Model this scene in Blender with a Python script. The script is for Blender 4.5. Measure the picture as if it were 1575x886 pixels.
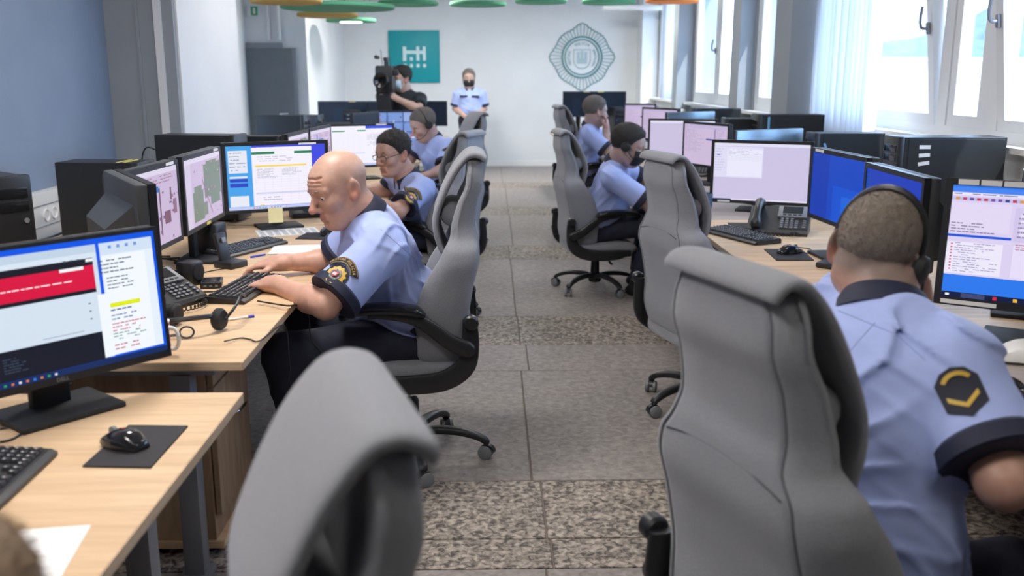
import bpy, bmesh, math, random
import numpy as np
from mathutils import Vector, Matrix, Euler
random.seed(7)
R = math.radians
PI = math.pi
scene = bpy.context.scene
COL = scene.collection
for _o in list(bpy.data.objects): bpy.data.objects.remove(_o)

# ------------------------------------------------------------------ camera
CH, CT, CY, CF = 1.50, R(12.7), R(1.2), 1454.0
cam = bpy.data.cameras.new('camera'); camo = bpy.data.objects.new('camera', cam); COL.objects.link(camo)
camo.location = (0, 0, CH); camo.rotation_euler = (PI/2 - CT, 0, -CY)
cam.sensor_width = 36.0; cam.lens = 36.0*CF/1575.0; cam.clip_start = .02; cam.clip_end = 400
cam.dof.use_dof = True; cam.dof.focus_distance = 3.5; cam.dof.aperture_fstop = 3.2
scene.camera = camo

# ------------------------------------------------------------------ sky, sun, exposure
world = bpy.data.worlds.new('sky'); scene.world = world; world.use_nodes = True
wn = world.node_tree.nodes; wl = world.node_tree.links
bg = wn['Background']; bg.inputs['Color'].default_value = (.50, .69, 1.0, 1); bg.inputs['Strength'].default_value = 7.0
scene.view_settings.view_transform = 'Standard'; scene.view_settings.look = 'None'
scene.view_settings.gamma = 1.0; scene.view_settings.use_curve_mapping = False
scene.view_settings.exposure = 0.18
sun = bpy.data.lights.new('sun', 'SUN'); sun.energy = 5.0; sun.angle = R(.6); sun.color = (1, .95, .88)
suno = bpy.data.objects.new('sun', sun); COL.objects.link(suno)
suno.rotation_euler = Vector((-.35, .62, -.85)).to_track_quat('-Z', 'Y').to_euler()
suno.location = (30, -30, 40)
CEIL = 2.85

# ------------------------------------------------------------------ pixel of the photo -> point at a known height / distance
def ray(px, py):
    u, v = px-787.5, py-443
    f = CF*math.cos(CT)-v*math.sin(CT); d = v*math.cos(CT)+CF*math.sin(CT)
    return Vector((u*math.cos(CY)+f*math.sin(CY), -u*math.sin(CY)+f*math.cos(CY), -d))
def atz(px, py, z):
    r = ray(px, py); return r*((z-CH)/r.z)+Vector((0, 0, CH))
def aty(px, py, y):
    r = ray(px, py); return r*(y/r.y)+Vector((0, 0, CH))
def atx(px, py, x):
    r = ray(px, py); return r*(x/r.x)+Vector((0, 0, CH))

# ------------------------------------------------------------------ materials
MATS = {}
def mat(name, col, rough=.5, metal=0., spec=.5, bump=0., bscale=200., var=0., vscale=8., coat=0., sub=0., stretch=None, emit=None, es=1., attr=False, sheen=0.):
    m = bpy.data.materials.new(name); m.use_nodes = True
    n, l = m.node_tree.nodes, m.node_tree.links
    b = n['Principled BSDF']
    b.inputs['Base Color'].default_value = (*col, 1); b.inputs['Roughness'].default_value = rough
    b.inputs['Metallic'].default_value = metal; b.inputs['Specular IOR Level'].default_value = spec
    b.inputs['Coat Weight'].default_value = coat
    if sheen: b.inputs['Sheen Weight'].default_value = sheen
    if sub:
        b.inputs['Subsurface Weight'].default_value = sub; b.inputs['Subsurface Radius'].default_value = (.02, .008, .004); b.inputs['Subsurface Scale'].default_value = .4
    tc = n.new('ShaderNodeTexCoord'); src = tc.outputs['Object']
    if stretch:
        mp = n.new('ShaderNodeMapping'); mp.inputs['Scale'].default_value = stretch; l.new(src, mp.inputs['Vector']); src = mp.outputs['Vector']
    base = None
    if attr:
        at = n.new('ShaderNodeVertexColor'); at.layer_name = 'Col'; base = at.outputs['Color']; l.new(base, b.inputs['Base Color'])
    if var:
        t = n.new('ShaderNodeTexNoise'); t.inputs['Scale'].default_value = vscale; t.inputs['Detail'].default_value = 5; l.new(src, t.inputs['Vector'])
        r = n.new('ShaderNodeMapRange'); r.inputs['From Min'].default_value = .3; r.inputs['From Max'].default_value = .7
        r.inputs['To Min'].default_value = 1-var; r.inputs['To Max'].default_value = 1+var; l.new(t.outputs['Fac'], r.inputs['Value'])
        mx = n.new('ShaderNodeVectorMath'); mx.operation = 'SCALE'
        if base: l.new(base, mx.inputs[0])
        else: mx.inputs[0].default_value = col
        l.new(r.outputs['Result'], mx.inputs['Scale']); l.new(mx.outputs['Vector'], b.inputs['Base Color'])
    if bump:
        t2 = n.new('ShaderNodeTexNoise'); t2.inputs['Scale'].default_value = bscale; t2.inputs['Detail'].default_value = 4; l.new(src, t2.inputs['Vector'])
        bp = n.new('ShaderNodeBump'); bp.inputs['Strength'].default_value = bump; bp.inputs['Distance'].default_value = .004; l.new(t2.outputs['Fac'], bp.inputs['Height']); l.new(bp.outputs['Normal'], b.inputs['Normal'])
    if emit:
        b.inputs['Emission Color'].default_value = (*emit, 1); b.inputs['Emission Strength'].default_value = es
    MATS[name] = m
    return m
def ramp_mat(name, c1, c2, scale, detail, lo, hi, rough=.5, stretch=None, rot=None, bump=0., spec=.4, wave=False):
    m = mat(name, c1, rough, spec=spec); n, l = m.node_tree.nodes, m.node_tree.links; b = n['Principled BSDF']
    tc = n.new('ShaderNodeTexCoord'); mp = n.new('ShaderNodeMapping'); l.new(tc.outputs['Object'], mp.inputs['Vector'])
    if stretch: mp.inputs['Scale'].default_value = stretch
    if rot: mp.inputs['Rotation'].default_value = rot
    t = n.new('ShaderNodeTexNoise'); t.inputs['Scale'].default_value = scale; t.inputs['Detail'].default_value = detail; t.inputs['Distortion'].default_value = .6
    l.new(mp.outputs['Vector'], t.inputs['Vector'])
    r = n.new('ShaderNodeValToRGB'); r.color_ramp.elements[0].position = lo; r.color_ramp.elements[1].position = hi
    r.color_ramp.elements[0].color = (*c1, 1); r.color_ramp.elements[1].color = (*c2, 1)
    l.new(t.outputs['Fac'], r.inputs['Fac']); l.new(r.outputs['Color'], b.inputs['Base Color'])
    if bump:
        bp = n.new('ShaderNodeBump'); bp.inputs['Strength'].default_value = bump; bp.inputs['Distance'].default_value = .002; l.new(t.outputs['Fac'], bp.inputs['Height']); l.new(bp.outputs['Normal'], b.inputs['Normal'])
    return m
mat('wall_white', (.74, .76, .78), .75, var=.03, vscale=2, bump=.05, bscale=300)
mat('wall_bluegrey', (.21, .27, .37), .7, var=.05, vscale=3, bump=.08, bscale=250)
mat('wall_grey', (.30, .33, .36), .8, var=.04, vscale=3)
mat('ceiling_white', (.8, .8, .8), .9)
mat('pvc_white', (.78, .79, .80), .35)
mat('trunk_white', (.72, .72, .70), .4)
mat('door_grey', (.17, .19, .21), .55, var=.04)
mat('glass', (1, 1, 1), .02); _b = MATS['glass'].node_tree.nodes['Principled BSDF']; _b.inputs['Transmission Weight'].default_value = 1; _b.inputs['IOR'].default_value = 1.02
ramp_mat('floor_light', (.185, .165, .158), (.345, .312, .295), 34, 10, .30, .72, .55, bump=.15)
ramp_mat('floor_dark', (.062, .053, .048), (.46, .40, .345), 46, 12, .37, .66, .6, bump=.25)
mat('floor_joint', (.16, .13, .11), .7)
ramp_mat('wood', (.56, .38, .22), (.74, .54, .34), 3.2, 9, .30, .70, .42, stretch=(1, 9, 1), rot=(0, 0, R(38)), bump=.04)
ramp_mat('wood_edge', (.58, .42, .27), (.72, .54, .36), 4, 6, .3, .7, .5, stretch=(1, 1, 14))
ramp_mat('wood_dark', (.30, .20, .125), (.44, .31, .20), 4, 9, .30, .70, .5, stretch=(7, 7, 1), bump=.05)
ramp_mat('wood_grey', (.33, .28, .25), (.44, .38, .34), 3.2, 9, .30, .70, .45, stretch=(1, 9, 1), rot=(0, 0, R(38)))
mat('metal_grey', (.25, .26, .29), .45, .4)
mat('metal_dark', (.08, .085, .095), .5, .3)
mat('chrome', (.75, .75, .76), .18, 1.)
mat('black_plastic', (.016, .017, .02), .38, bump=.05, bscale=400)
mat('black_matte', (.012, .013, .016), .62)
mat('black_gloss', (.012, .013, .016), .16)
mat('grey_plastic', (.20, .21, .23), .42)
mat('rubber_mat', (.018, .018, .022), .75, bump=.1, bscale=600)
mat('pc_black', (.013, .016, .02), .45, bump=.06, bscale=500)
mat('key_black', (.025, .026, .03), .45)
mat('key_print', (.7, .7, .72), .5)
mat('led_blue', (.05, .1, .9), .4, emit=(.05, .15, 1), es=4)
mat('paper', (.85, .85, .85), .8)
mat('paper_yellow', (.80, .74, .42), .8)
mat('label_yellow', (.78, .66, .12), .6)
mat('label_white', (.8, .8, .8), .6)
mat('label_blue', (.2, .45, .75), .6)
mat('red_gloss', (.42, .02, .035), .25, coat=.4)
mat('ceramic', (.82, .82, .82), .2, coat=.3)
mat('pen_blue', (.02, .04, .5), .35)
mat('cable_black', (.012, .012, .014), .45)
mat('cable_red', (.4, .03, .03), .45)
mat('teal', (.0, .30, .34), .5)
mat('teal_line', (.07, .27, .30), .6)
mat('logo_pale', (.62, .78, .80), .6)
mat('sign_green', (.02, .30, .12), .5)
mat('disc_tan', (.50, .32, .08), .8, bump=.1)
mat('disc_green', (.10, .36, .20), .8, bump=.1)
mat('disc_orange', (.75, .20, .03), .8, bump=.1)
mat('disc_white', (.7, .74, .72), .8)
mat('lamp_glow', (1, 1, 1), .5, emit=(1, .93, .8), es=6)
mat('curtain', (.74, .77, .82), .8); _b = MATS['curtain'].node_tree.nodes['Principled BSDF']; _b.inputs['Transmission Weight'].default_value = 0; 
mat('fabric', (.25, .26, .29), .85, bump=.55, bscale=420, var=.10, vscale=260, sheen=.25)
mat('fabric_side', (.23, .24, .27), .85, bump=.55, bscale=420, var=.10, vscale=260, sheen=.25)
mat('seam', (.045, .05, .06), .8)
mat('shirt', (.37, .46, .82), .75, bump=.06, bscale=1500, var=.03, vscale=30, sheen=.1)
mat('navy', (.012, .016, .045), .7, bump=.15, bscale=900)
mat('trouser', (.015, .018, .038), .8, bump=.2, bscale=700, var=.2, vscale=20)
mat('tshirt_black', (.012, .02, .028), .8, bump=.1, bscale=600)
mat('skin', (.60, .36, .27), .45, sub=.12, attr=True, bump=.06, bscale=600, var=.06, vscale=60)
mat('hair_grey', (.16, .14, .125), .65, bump=.9, bscale=700, var=.35, vscale=300)
mat('hair_buzz', (.26, .215, .18), .7, bump=.6, bscale=900, var=.3, vscale=400)
mat('hair_dark', (.028, .024, .022), .6, bump=.9, bscale=700, var=.35, vscale=300)
mat('hair_brown', (.30, .20, .115), .55, bump=.9, bscale=400, var=.3, vscale=150)
mat('eye_white', (.7, .68, .66), .2); mat('eye_dark', (.02, .02, .025), .15)
mat('brow', (.34, .21, .15), .7)
mat('gold', (.62, .40, .05), .55); mat('patch_navy', (.010, .012, .03), .7); mat('patch_white', (.75, .72, .7), .7); mat('patch_red', (.45, .02, .06), .7)
mat('mask_blue', (.50, .68, .82), .8); mat('mask_black', (.015, .017, .022), .8)
mat('concrete_out', (.80, .80, .80), .9); mat('hill_green', (.10, .14, .13), .95, var=.3, vscale=.3); mat('leaf', (.12, .20, .08), .8, var=.3); mat('bark', (.1, .07, .05), .9)
mat('ground_out', (.35, .35, .33), .9)
mat('shoe_black', (.012, .012, .014), .35)
mat('sock_purple', (.20, .14, .45), .8)
def scr_mat():
    m = bpy.data.materials.new('screen_pixels'); m.use_nodes = True; n, l = m.node_tree.nodes, m.node_tree.links
    b = n['Principled BSDF']; at = n.new('ShaderNodeVertexColor'); at.layer_name = 'Col'
    b.inputs['Base Color'].default_value = (.01, .01, .012, 1); b.inputs['Roughness'].default_value = .35; b.inputs['Specular IOR Level'].default_value = .3
    l.new(at.outputs['Color'], b.inputs['Emission Color']); b.inputs['Emission Strength'].default_value = .92
    MATS['screen'] = m
scr_mat()

# ------------------------------------------------------------------ mesh helpers
def rot_to(d):
    return Vector(d).to_track_quat('Z', 'Y').to_matrix()
class MB:
    def __init__(s): s.v = []; s.f = []; s.mi = []; s.cur = 0
    def add(s, vs, fs):
        o = len(s.v); s.v += [tuple(v) for v in vs]
        for f in fs: s.f.append(tuple(i+o for i in f)); s.mi.append(s.cur)
        return s
    def box(s, c, sz, rot=None):
        x, y, z = (a/2 for a in sz); c = Vector(c)
        p = [Vector(q) for q in ((-x,-y,-z),(x,-y,-z),(x,y,-z),(-x,y,-z),(-x,-y,z),(x,-y,z),(x,y,z),(-x,y,z))]
        if rot is not None: p = [rot @ q for q in p]
        return s.add([q+c for q in p], [(0,3,2,1),(4,5,6,7),(0,1,5,4),(1,2,6,5),(2,3,7,6),(3,0,4,7)])
    def rbox(s, c, sz, r=.005, rot=None, seg=2):
        bm = bmesh.new(); bmesh.ops.create_cube(bm, size=1); bmesh.ops.scale(bm, vec=sz, verts=bm.verts)
        bmesh.ops.bevel(bm, geom=list(bm.edges), offset=min(r, min(sz)*.49), segments=seg, affect='EDGES', profile=.5)
        c = Vector(c); vs = [(rot @ v.co if rot is not None else v.co)+c for v in bm.verts]; bm.verts.index_update()
        fs = [tuple(v.index for v in f.verts) for f in bm.faces]; bm.free()
        return s.add(vs, fs)
    def prism(s, pts, h, M=None):
        # polygon in XY extruded along Z from 0 to h, M = 4x4 placement
        n = len(pts); vs = [Vector((p[0], p[1], 0)) for p in pts]+[Vector((p[0], p[1], h)) for p in pts]
        if M is not None: vs = [M @ v for v in vs]
        return s.add(vs, [tuple(range(n-1, -1, -1)), tuple(range(n, 2*n))]+[(i, (i+1) % n, n+(i+1) % n, n+i) for i in range(n)])
    def loft(s, rings, cap=True, close=True):
        n = len(rings[0]); vs = [v for r in rings for v in r]; fs = []
        for k in range(len(rings)-1):
            for i in range(n if close else n-1):
                j = (i+1) % n; fs.append((k*n+i, k*n+j, (k+1)*n+j, (k+1)*n+i))
        if cap: fs.append(tuple(range(n-1, -1, -1))); fs.append(tuple((len(rings)-1)*n+i for i in range(n)))
        return s.add(vs, fs)
    def tube(s, path, r, n=8, cap=True):
        P = [Vector(p) for p in path]; rings = []; up = None
        rr = r if hasattr(r, '__len__') else [r]*len(P)
        for i, p in enumerate(P):
            t = (P[min(i+1, len(P)-1)]-P[max(i-1, 0)]).normalized()
            if up is None: up = Vector((0, 0, 1)) if abs(t.z) < .9 else Vector((1, 0, 0))
            a = t.cross(up).normalized(); up = a.cross(t).normalized()
            rings.append([p+(a*math.cos(2*PI*k/n)+up*math.sin(2*PI*k/n))*rr[i] for k in range(n)])
        return s.loft(rings, cap)
    def cyl(s, p0, p1, r0, r1=None, n=16):
        return s.tube([p0, p1], [r0, r0 if r1 is None else r1], n)
    def lathe(s, prof, n=20, c=(0,0,0), rot=None):
        c = Vector(c); rings = []
        for (r, z) in prof:
            ring = [Vector((r*math.cos(2*PI*k/n), r*math.sin(2*PI*k/n), z)) for k in range(n)]
            rings.append([(rot @ q if rot is not None else q)+c for q in ring])
        return s.loft(rings, True)
    def ball(s, c, rad, n=12, m=8, rot=None):
        c = Vector(c); rx, ry, rz = rad if hasattr(rad, '__len__') else (rad,)*3; rings = []
        for i in range(m+1):
            a = -PI/2+PI*i/m; a = max(-PI/2+.02, min(PI/2-.02, a)); ring = []
            for k in range(n):
                q = Vector((rx*math.cos(a)*math.cos(2*PI*k/n), ry*math.cos(a)*math.sin(2*PI*k/n), rz*math.sin(a)))
                ring.append((rot @ q if rot is not None else q)+c)
            rings.append(ring)
        return s.loft(rings, True)
    def mesh(s, name, mats, smooth=True, ang=35):
        me = bpy.data.meshes.new(name); me.from_pydata([tuple(v) for v in s.v], [], s.f); 
        for m in (mats if isinstance(mats, (list, tuple)) else [mats]): me.materials.append(MATS[m] if isinstance(m, str) else m)
        if any(s.mi): me.polygons.foreach_set('material_index', s.mi)
        if smooth:
            me.polygons.foreach_set('use_smooth', [True]*len(me.polygons))
            try: me.set_sharp_from_angle(angle=R(ang))
            except Exception: pass
        me.update(); return me
    def build(s, name, mats, parent=None, loc=(0,0,0), rot=None, smooth=True, ang=35):
        o = bpy.data.objects.new(name, s.mesh(name, mats, smooth, ang)); COL.objects.link(o)
        o.parent = parent; o.location = loc
        if rot: o.rotation_euler = rot
        return o
def link_mesh(name, me, parent=None, loc=(0,0,0), rot=(0,0,0)):
    o = bpy.data.objects.new(name, me); COL.objects.link(o); o.parent = parent; o.location = loc; o.rotation_euler = rot; return o
def tag(o, label=None, cat=None, group=None, kind=None):
    if label: o['label'] = label
    if cat: o['category'] = cat
    if group: o['group'] = group
    if kind: o['kind'] = kind
    return o
def thing(name, label, cat, loc=(0,0,0), rz=0., group=None, rot=None):
    o = bpy.data.objects.new(name, None); COL.objects.link(o); o.empty_display_size = .05
    o.location = loc; o.rotation_euler = rot if rot else (0, 0, rz)
    return tag(o, label, cat, group)
def copy_tree(o, parent=None):
    c = o.copy(); COL.objects.link(c); c.parent = parent
    for ch in list(o.children): copy_tree(ch, c)
    return c
def text_mb(mb, txt, size, M, depth=.0006, align='CENTER', bold=0.):
    cu = bpy.data.curves.new('txt', 'FONT'); cu.body = txt; cu.size = size; cu.align_x = align; cu.align_y = 'CENTER'; cu.extrude = depth/2; cu.offset = bold; cu.resolution_u = 2
    ob = bpy.data.objects.new('txt', cu); COL.objects.link(ob)
    me = bpy.data.meshes.new_from_object(ob.evaluated_get(bpy.context.evaluated_depsgraph_get())) if False else ob.to_mesh()
    mb.add([M @ v.co for v in me.vertices], [tuple(p.vertices) for p in me.polygons])
    ob.to_mesh_clear(); bpy.data.objects.remove(ob); bpy.data.curves.remove(cu)
    return mb
def frame(o, x, y):
    # 4x4 with origin o, x axis, y axis
    x = Vector(x).normalized(); y = Vector(y); y = (y-x*y.dot(x)).normalized(); z = x.cross(y)
    return Matrix(((x.x, y.x, z.x, o[0]), (x.y, y.y, z.y, o[1]), (x.z, y.z, z.z, o[2]), (0, 0, 0, 1)))
def spline(pts, n):
    # Catmull-Rom through pts
    P = [Vector(p) for p in pts]; P = [P[0]*2-P[1]]+P+[P[-1]*2-P[-2]]; out = []
    seg = len(P)-3
    for i in range(n+1):
        t = i/n*seg; k = min(int(t), seg-1); u = t-k; a, b, c, d = P[k:k+4]
        out.append(.5*((2*b)+(c-a)*u+(2*a-5*b+4*c-d)*u*u+(3*b-a-3*c+d)*u**3))
    return out
def interp(t, tab):
    # monotone cubic through a table of (t, value)
    n = len(tab)
    if t <= tab[0][0]: return tab[0][1]
    if t >= tab[-1][0]: return tab[-1][1]
    k = max(i for i in range(n-1) if tab[i][0] <= t)
    dl = [(tab[i+1][1]-tab[i][1])/(tab[i+1][0]-tab[i][0]) for i in range(n-1)]
    def sl(i):
        if i == 0: return dl[0]
        if i == n-1: return dl[-1]
        return 0. if dl[i-1]*dl[i] <= 0 else 2*dl[i-1]*dl[i]/(dl[i-1]+dl[i])
    h = tab[k+1][0]-tab[k][0]; u = (t-tab[k][0])/h; a, b = sl(k)*h, sl(k+1)*h; y0, y1 = tab[k][1], tab[k+1][1]
    return (2*u**3-3*u*u+1)*y0+(u**3-2*u*u+u)*a+(-2*u**3+3*u*u)*y1+(u**3-u*u)*b
# ------------------------------------------------------------------ the room
XL, XR, YN, YF = -2.20, 2.65, -2.6, 16.06
def struct(o): o['kind'] = 'structure'; return o
def slab(name, m, a, b, parent=None):
    c = [(p+q)/2 for p, q in zip(a, b)]; s = [abs(q-p) for p, q in zip(a, b)]
    o = MB().box((0, 0, 0), s).build(name, m, parent, c, smooth=False)
    if not parent: struct(o)
    return o
floor = slab('floor', 'floor_joint', (-3.4, YN-.2, -.2), (XR+.3, YF+.2, -.006))
# floor panels: rows along the aisle alternate pale plates and dark speckled strips
rows = [(-2.6, -.45, 0), (-.45, .2, 1), (.2, 2.0, 0), (2.0, 2.68, 0), (2.68, 2.875, 1), (2.875, 3.335, 1), (3.335, 4.70, 0), (4.70, 5.185, 0), (5.185, 5.84, 1), (5.84, 7.74, 0), (7.74, 8.39, 1),
        (8.39, 10.3, 0), (10.3, 10.95, 1), (10.95, 12.9, 0), (12.9, 13.5, 1), (13.5, 16.06, 0)]
xs = [-3.3, -1.75, .165, 1.9, 2.65]
for y0, y1, k in rows:
    for i, (x0, x1) in enumerate(zip(xs, xs[1:])):
        off = .025*math.sin(y0*3.1) if 0 < i else 0; g = .0035
        a = x0+g+(off if 0 < i else 0); b = x1-g+(.025*math.sin(y0*3.1) if i+1 < 4 else 0)
        o = MB().rbox((0, 0, 0), (b-a, y1-y0-2*g, .012), .002, seg=1).build('floor_panel', 'floor_dark' if k else 'floor_light', floor, (0, 0, 0), smooth=False)
        o.location = ((a+b)/2 - floor.location.x, (y0+y1)/2-floor.location.y, -.006-floor.location.z)
slab('ceiling', 'ceiling_white', (-3.4, YN-.2, CEIL), (XR+.3, YF+.2, CEIL+.2))
slab('wall_near', 'wall_grey', (-3.4, YN-.2, 0), (XR+.3, YN, CEIL))
slab('wall_back', 'wall_white', (-3.4, YF, 0), (XR+.3, YF+.2, CEIL))
slab('wall_left', 'wall_bluegrey', (XL-.2, YN, 0), (XL, 5.62, CEIL))
PX = -1.80
slab('wall_left_pier', 'wall_grey', (XL-.3, 5.62, 0), (PX-.012, 6.98, CEIL))  # grey colour carries the shade on the pier's near side
slab('wall_left_pier_lit_face', 'wall_white', (PX-.012, 5.66, 0), (PX, 6.98, CEIL))  # thin white skin paints the window light on the pier's aisle side
slab('wall_left_far', 'wall_white', (-3.4, 6.98, 0), (-3.2, 12.9, CEIL))
slab('wall_left_return', 'wall_white', (-3.2, 12.8, 0), (-2.42, YF, CEIL))
# vertical cover strips on the pier's near face
slab('trim_1', 'pvc_white', (-1.915, 5.598, .735), (-1.875, 5.62, CEIL)); slab('trim_2', 'wall_grey', (-2.02, 5.608, .735), (-2.005, 5.62, CEIL))
# skirting
slab('baseboard_back', 'pvc_white', (-2.42, YF-.02, 0), (XR, YF, .09)); slab('baseboard_left', 'pvc_white', (XL, YN, 0), (XL+.018, 5.6, .09))
# door standing in the return wall
p0, p1 = aty(378, 205, 12.8), aty(450, 74, 12.8)
door = struct(thing('door_1', None, None, ((p0.x+p1.x)/2, 12.76, 0)))
dw, dh = p1.x-p0.x, p1.z
MB().rbox((0, 0, dh/2+.01), (dw, .045, dh-.02), .004).build('leaf', 'door_grey', door)
MB().box((-dw/2-.02, .02, dh/2), (.05, .06, dh)).box((dw/2+.02, .02, dh/2), (.05, .06, dh)).box((-.08, .02, dh+.035), (dw-.1, .06, .07)).build('door_frame', 'metal_grey', door)
MB().cyl((dw/2-.08, -.03, 1.0), (dw/2-.08, -.07, 1.0), .012).rbox((dw/2-.13, -.07, 1.0), (.12, .018, .02), .006).build('handle', 'chrome', door)
for k, px in enumerate((414, 430)):
    a = aty(px, 40, 12.8); o = MB().cyl((0, 0, -.4), (0, 0, .45), .022, n=12).build('trim_%d' % (3+k), 'wall_white', None, (a.x, 12.76, 2.35)); struct(o)
# emergency exit sign above the door
a, b = aty(379, 9, 12.72), aty(397, 24, 12.72)
t = thing('exit_sign', 'green emergency exit sign on the wall above the grey door', 'sign', ((a.x+b.x)/2, 12.77, (a.z+b.z)/2))
w, h = b.x-a.x, a.z-b.z
MB().rbox((0, 0, 0), (w, .06, h), .006).build('housing', 'pvc_white', t)
MB().box((w*.14, -.033, 0), (w*.62, .006, h*.92)).build('sign_face', 'sign_green', t)
MB().box((w*.14, -.038, 0), (w*.2, .004, h*.6)).build('door_symbol', 'label_white', t)
# white socket trunking along the left wall
tz0, tz1 = .735, .955
def trunk(name, y0, y1):
    o = struct(MB().rbox((0, 0, 0), (.06, y1-y0, tz1-tz0), .006).build(name, 'trunk_white', None, (XL+.03, (y0+y1)/2, (tz0+tz1)/2)))
    MB().box((.031, 0, .05), (.004, y1-y0, .003)).box((.031, 0, -.05), (.004, y1-y0, .003)).build('groove', 'metal_grey', o)
    return o
tr = trunk('trim_5', -2.4, 5.6)
for yy in (3.05, 4.55, 4.63, 4.71, 4.79):
    s = MB().lathe([(.031, -.002), (.031, .006), (.026, .006), (.022, -.006), (.001, -.006)], 20, rot=Matrix.Rotation(PI/2, 3, 'Y')).build('socket', 'label_white', tr, (.031, yy-1.6, 0))
    for dy in (-.009, .009): MB().cyl((-.004, dy, 0), (-.002, dy, 0), .003, n=8).build('socket_hole', 'black_matte', s)
# ---------------------------------------------------------------- window wall on the right: parapet, lintel, pilasters
SZ = 1.15; LT = 2.70
slab('wall_right', 'wall_white', (XR, YN, 0), (XR+.3, YF, SZ-.03))
slab('wall_right_lintel', 'wall_white', (XR, YN, LT), (XR+.3, YF, CEIL))
wins = [(3.45, 7.55), (7.98, 9.75), (10.15, 12.75), (13.15, 15.45)]
prev = YN
for k, (a, b) in enumerate(wins+[(YF, YF)]):
    slab('wall_right_pier', 'wall_grey', (XR, prev, SZ-.03), (XR+.3, a, LT)); prev = b
slab('pillar_wall_right', 'wall_grey', (2.31, 7.50, 0), (XR, 7.93, CEIL)); slab('pillar_wall_right_far', 'wall_grey', (2.50, 9.78, 0), (XR, 10.12, CEIL))
slab('pillar_wall_right_end', 'wall_white', (2.40, 15.5, 0), (XR, YF, CEIL)); slab('pillar_wall_right_rear', 'wall_grey', (2.45, 12.78, 0), (XR, 13.1, CEIL))
slab('trim_6', 'pvc_white', (XR-.10, YN, SZ-.03), (XR+.06, 7.5, SZ)); slab('trim_7', 'pvc_white', (XR-.10, 7.93, SZ-.03), (XR+.06, 15.5, SZ))
# cable trunking under the sill
o = struct(MB().rbox((0, 0, 0), (.06, 12, .14), .006).build('trim_8', 'trunk_white', None, (XR-.03, 8.5, .86)))
gm = MATS['glass']; nt = gm.node_tree; nt.nodes.clear()
_o = nt.nodes.new('ShaderNodeOutputMaterial'); _m = nt.nodes.new('ShaderNodeMixShader'); _m.inputs['Fac'].default_value = .06
_t = nt.nodes.new('ShaderNodeBsdfTransparent'); _t.inputs['Color'].default_value = (.95, .98, 1, 1); _g = nt.nodes.new('ShaderNodeBsdfGlossy'); _g.inputs['Roughness'].default_value = .03
nt.links.new(_t.outputs[0], _m.inputs[1]); nt.links.new(_g.outputs[0], _m.inputs[2]); nt.links.new(_m.outputs[0], _o.inputs[0])
def rect_frame(mb, y0, y1, z0, z1, x0, x1, w):
    mb.box(((x0+x1)/2, (y0+y1)/2, z0+w/2), (x1-x0, y1-y0, w)); mb.box(((x0+x1)/2, (y0+y1)/2, z1-w/2), (x1-x0, y1-y0, w))
    mb.box(((x0+x1)/2, y0+w/2, (z0+z1)/2), (x1-x0, w, z1-z0-2*w)); mb.box(((x0+x1)/2, y1-w/2, (z0+z1)/2), (x1-x0, w, z1-z0-2*w)); return mb
def sash(win, y0, y1, z0, z1, tilt=0., turn=0., hinge='far', handle=None):
    # the empty-free sash: frame mesh with pane child, pivot at its hinge edge
    W, Hh = y1-y0, z1-z0
    if turn: org = (0, y1 if hinge == 'far' else y0, z0); ya, yb = (-W, 0) if hinge == 'far' else (0, W)
    else: org = (0, y0, z0); ya, yb = 0, W
    f = rect_frame(MB(), ya, yb, 0, Hh, -.035, .035, .075).build('sash', 'pvc_white', win, org, (0, -tilt, turn))
    MB().box((0, (ya+yb)/2, Hh/2), (.012, W-.14, Hh-.14)).build('pane', 'glass', f, smooth=False)
    if handle is not None:
        yy = ya+.04 if handle == 'near' else yb-.04
        MB().rbox((-.045, yy, Hh*.40), (.02, .03, .07), .005).tube(spline([(-.05, yy, Hh*.40), (-.085, yy, Hh*.405), (-.09, yy, Hh*.44), (-.075, yy, Hh*.49)], 10), .010, 8).build('handle', 'metal_grey', f)
    return f
for i, (y0, y1) in enumerate(wins):
    w = struct(thing('window_%d' % (i+1), None, None, (XR+.06, 0, 0)))
    fr = rect_frame(MB(), y0, y1, SZ, LT, -.04, .04, .06)
    if i == 0:
        for m0, m1 in ((5.02, 5.16), (5.60, 5.72)): fr.box((0, (m0+m1)/2, (SZ+LT)/2), (.08, m1-m0, LT-SZ-.12))
        fr.build('frame', 'pvc_white', w)
        sash(w, 5.74, 7.40, SZ+.05, LT-.05, tilt=R(6.5), handle='near'); sash(w, 5.17, 5.59, SZ+.05, LT-.05); sash(w, 3.55, 5.01, SZ+.05, LT-.05, tilt=R(7), handle='far')
    elif i == 99:
        fr.box((0, 11.6, (SZ+LT)/2), (.08, .1, LT-SZ-.12)).build('frame', 'pvc_white', w)
        sash(w, 10.25, 11.5, SZ+.06, LT-.06); sash(w, 11.66, 12.65, SZ+.06, LT-.3, turn=R(-64), hinge='far', handle='near')
    else:
        m = (y0+y1)/2; fr.box((0, m, (SZ+LT)/2), (.08, .1, LT-SZ-.12)).build('frame', 'pvc_white', w)
        sash(w, y0+.07, m-.06, SZ+.06, LT-.06); sash(w, m+.06, y1-.07, SZ+.06, LT-.06, handle='near')
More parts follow.
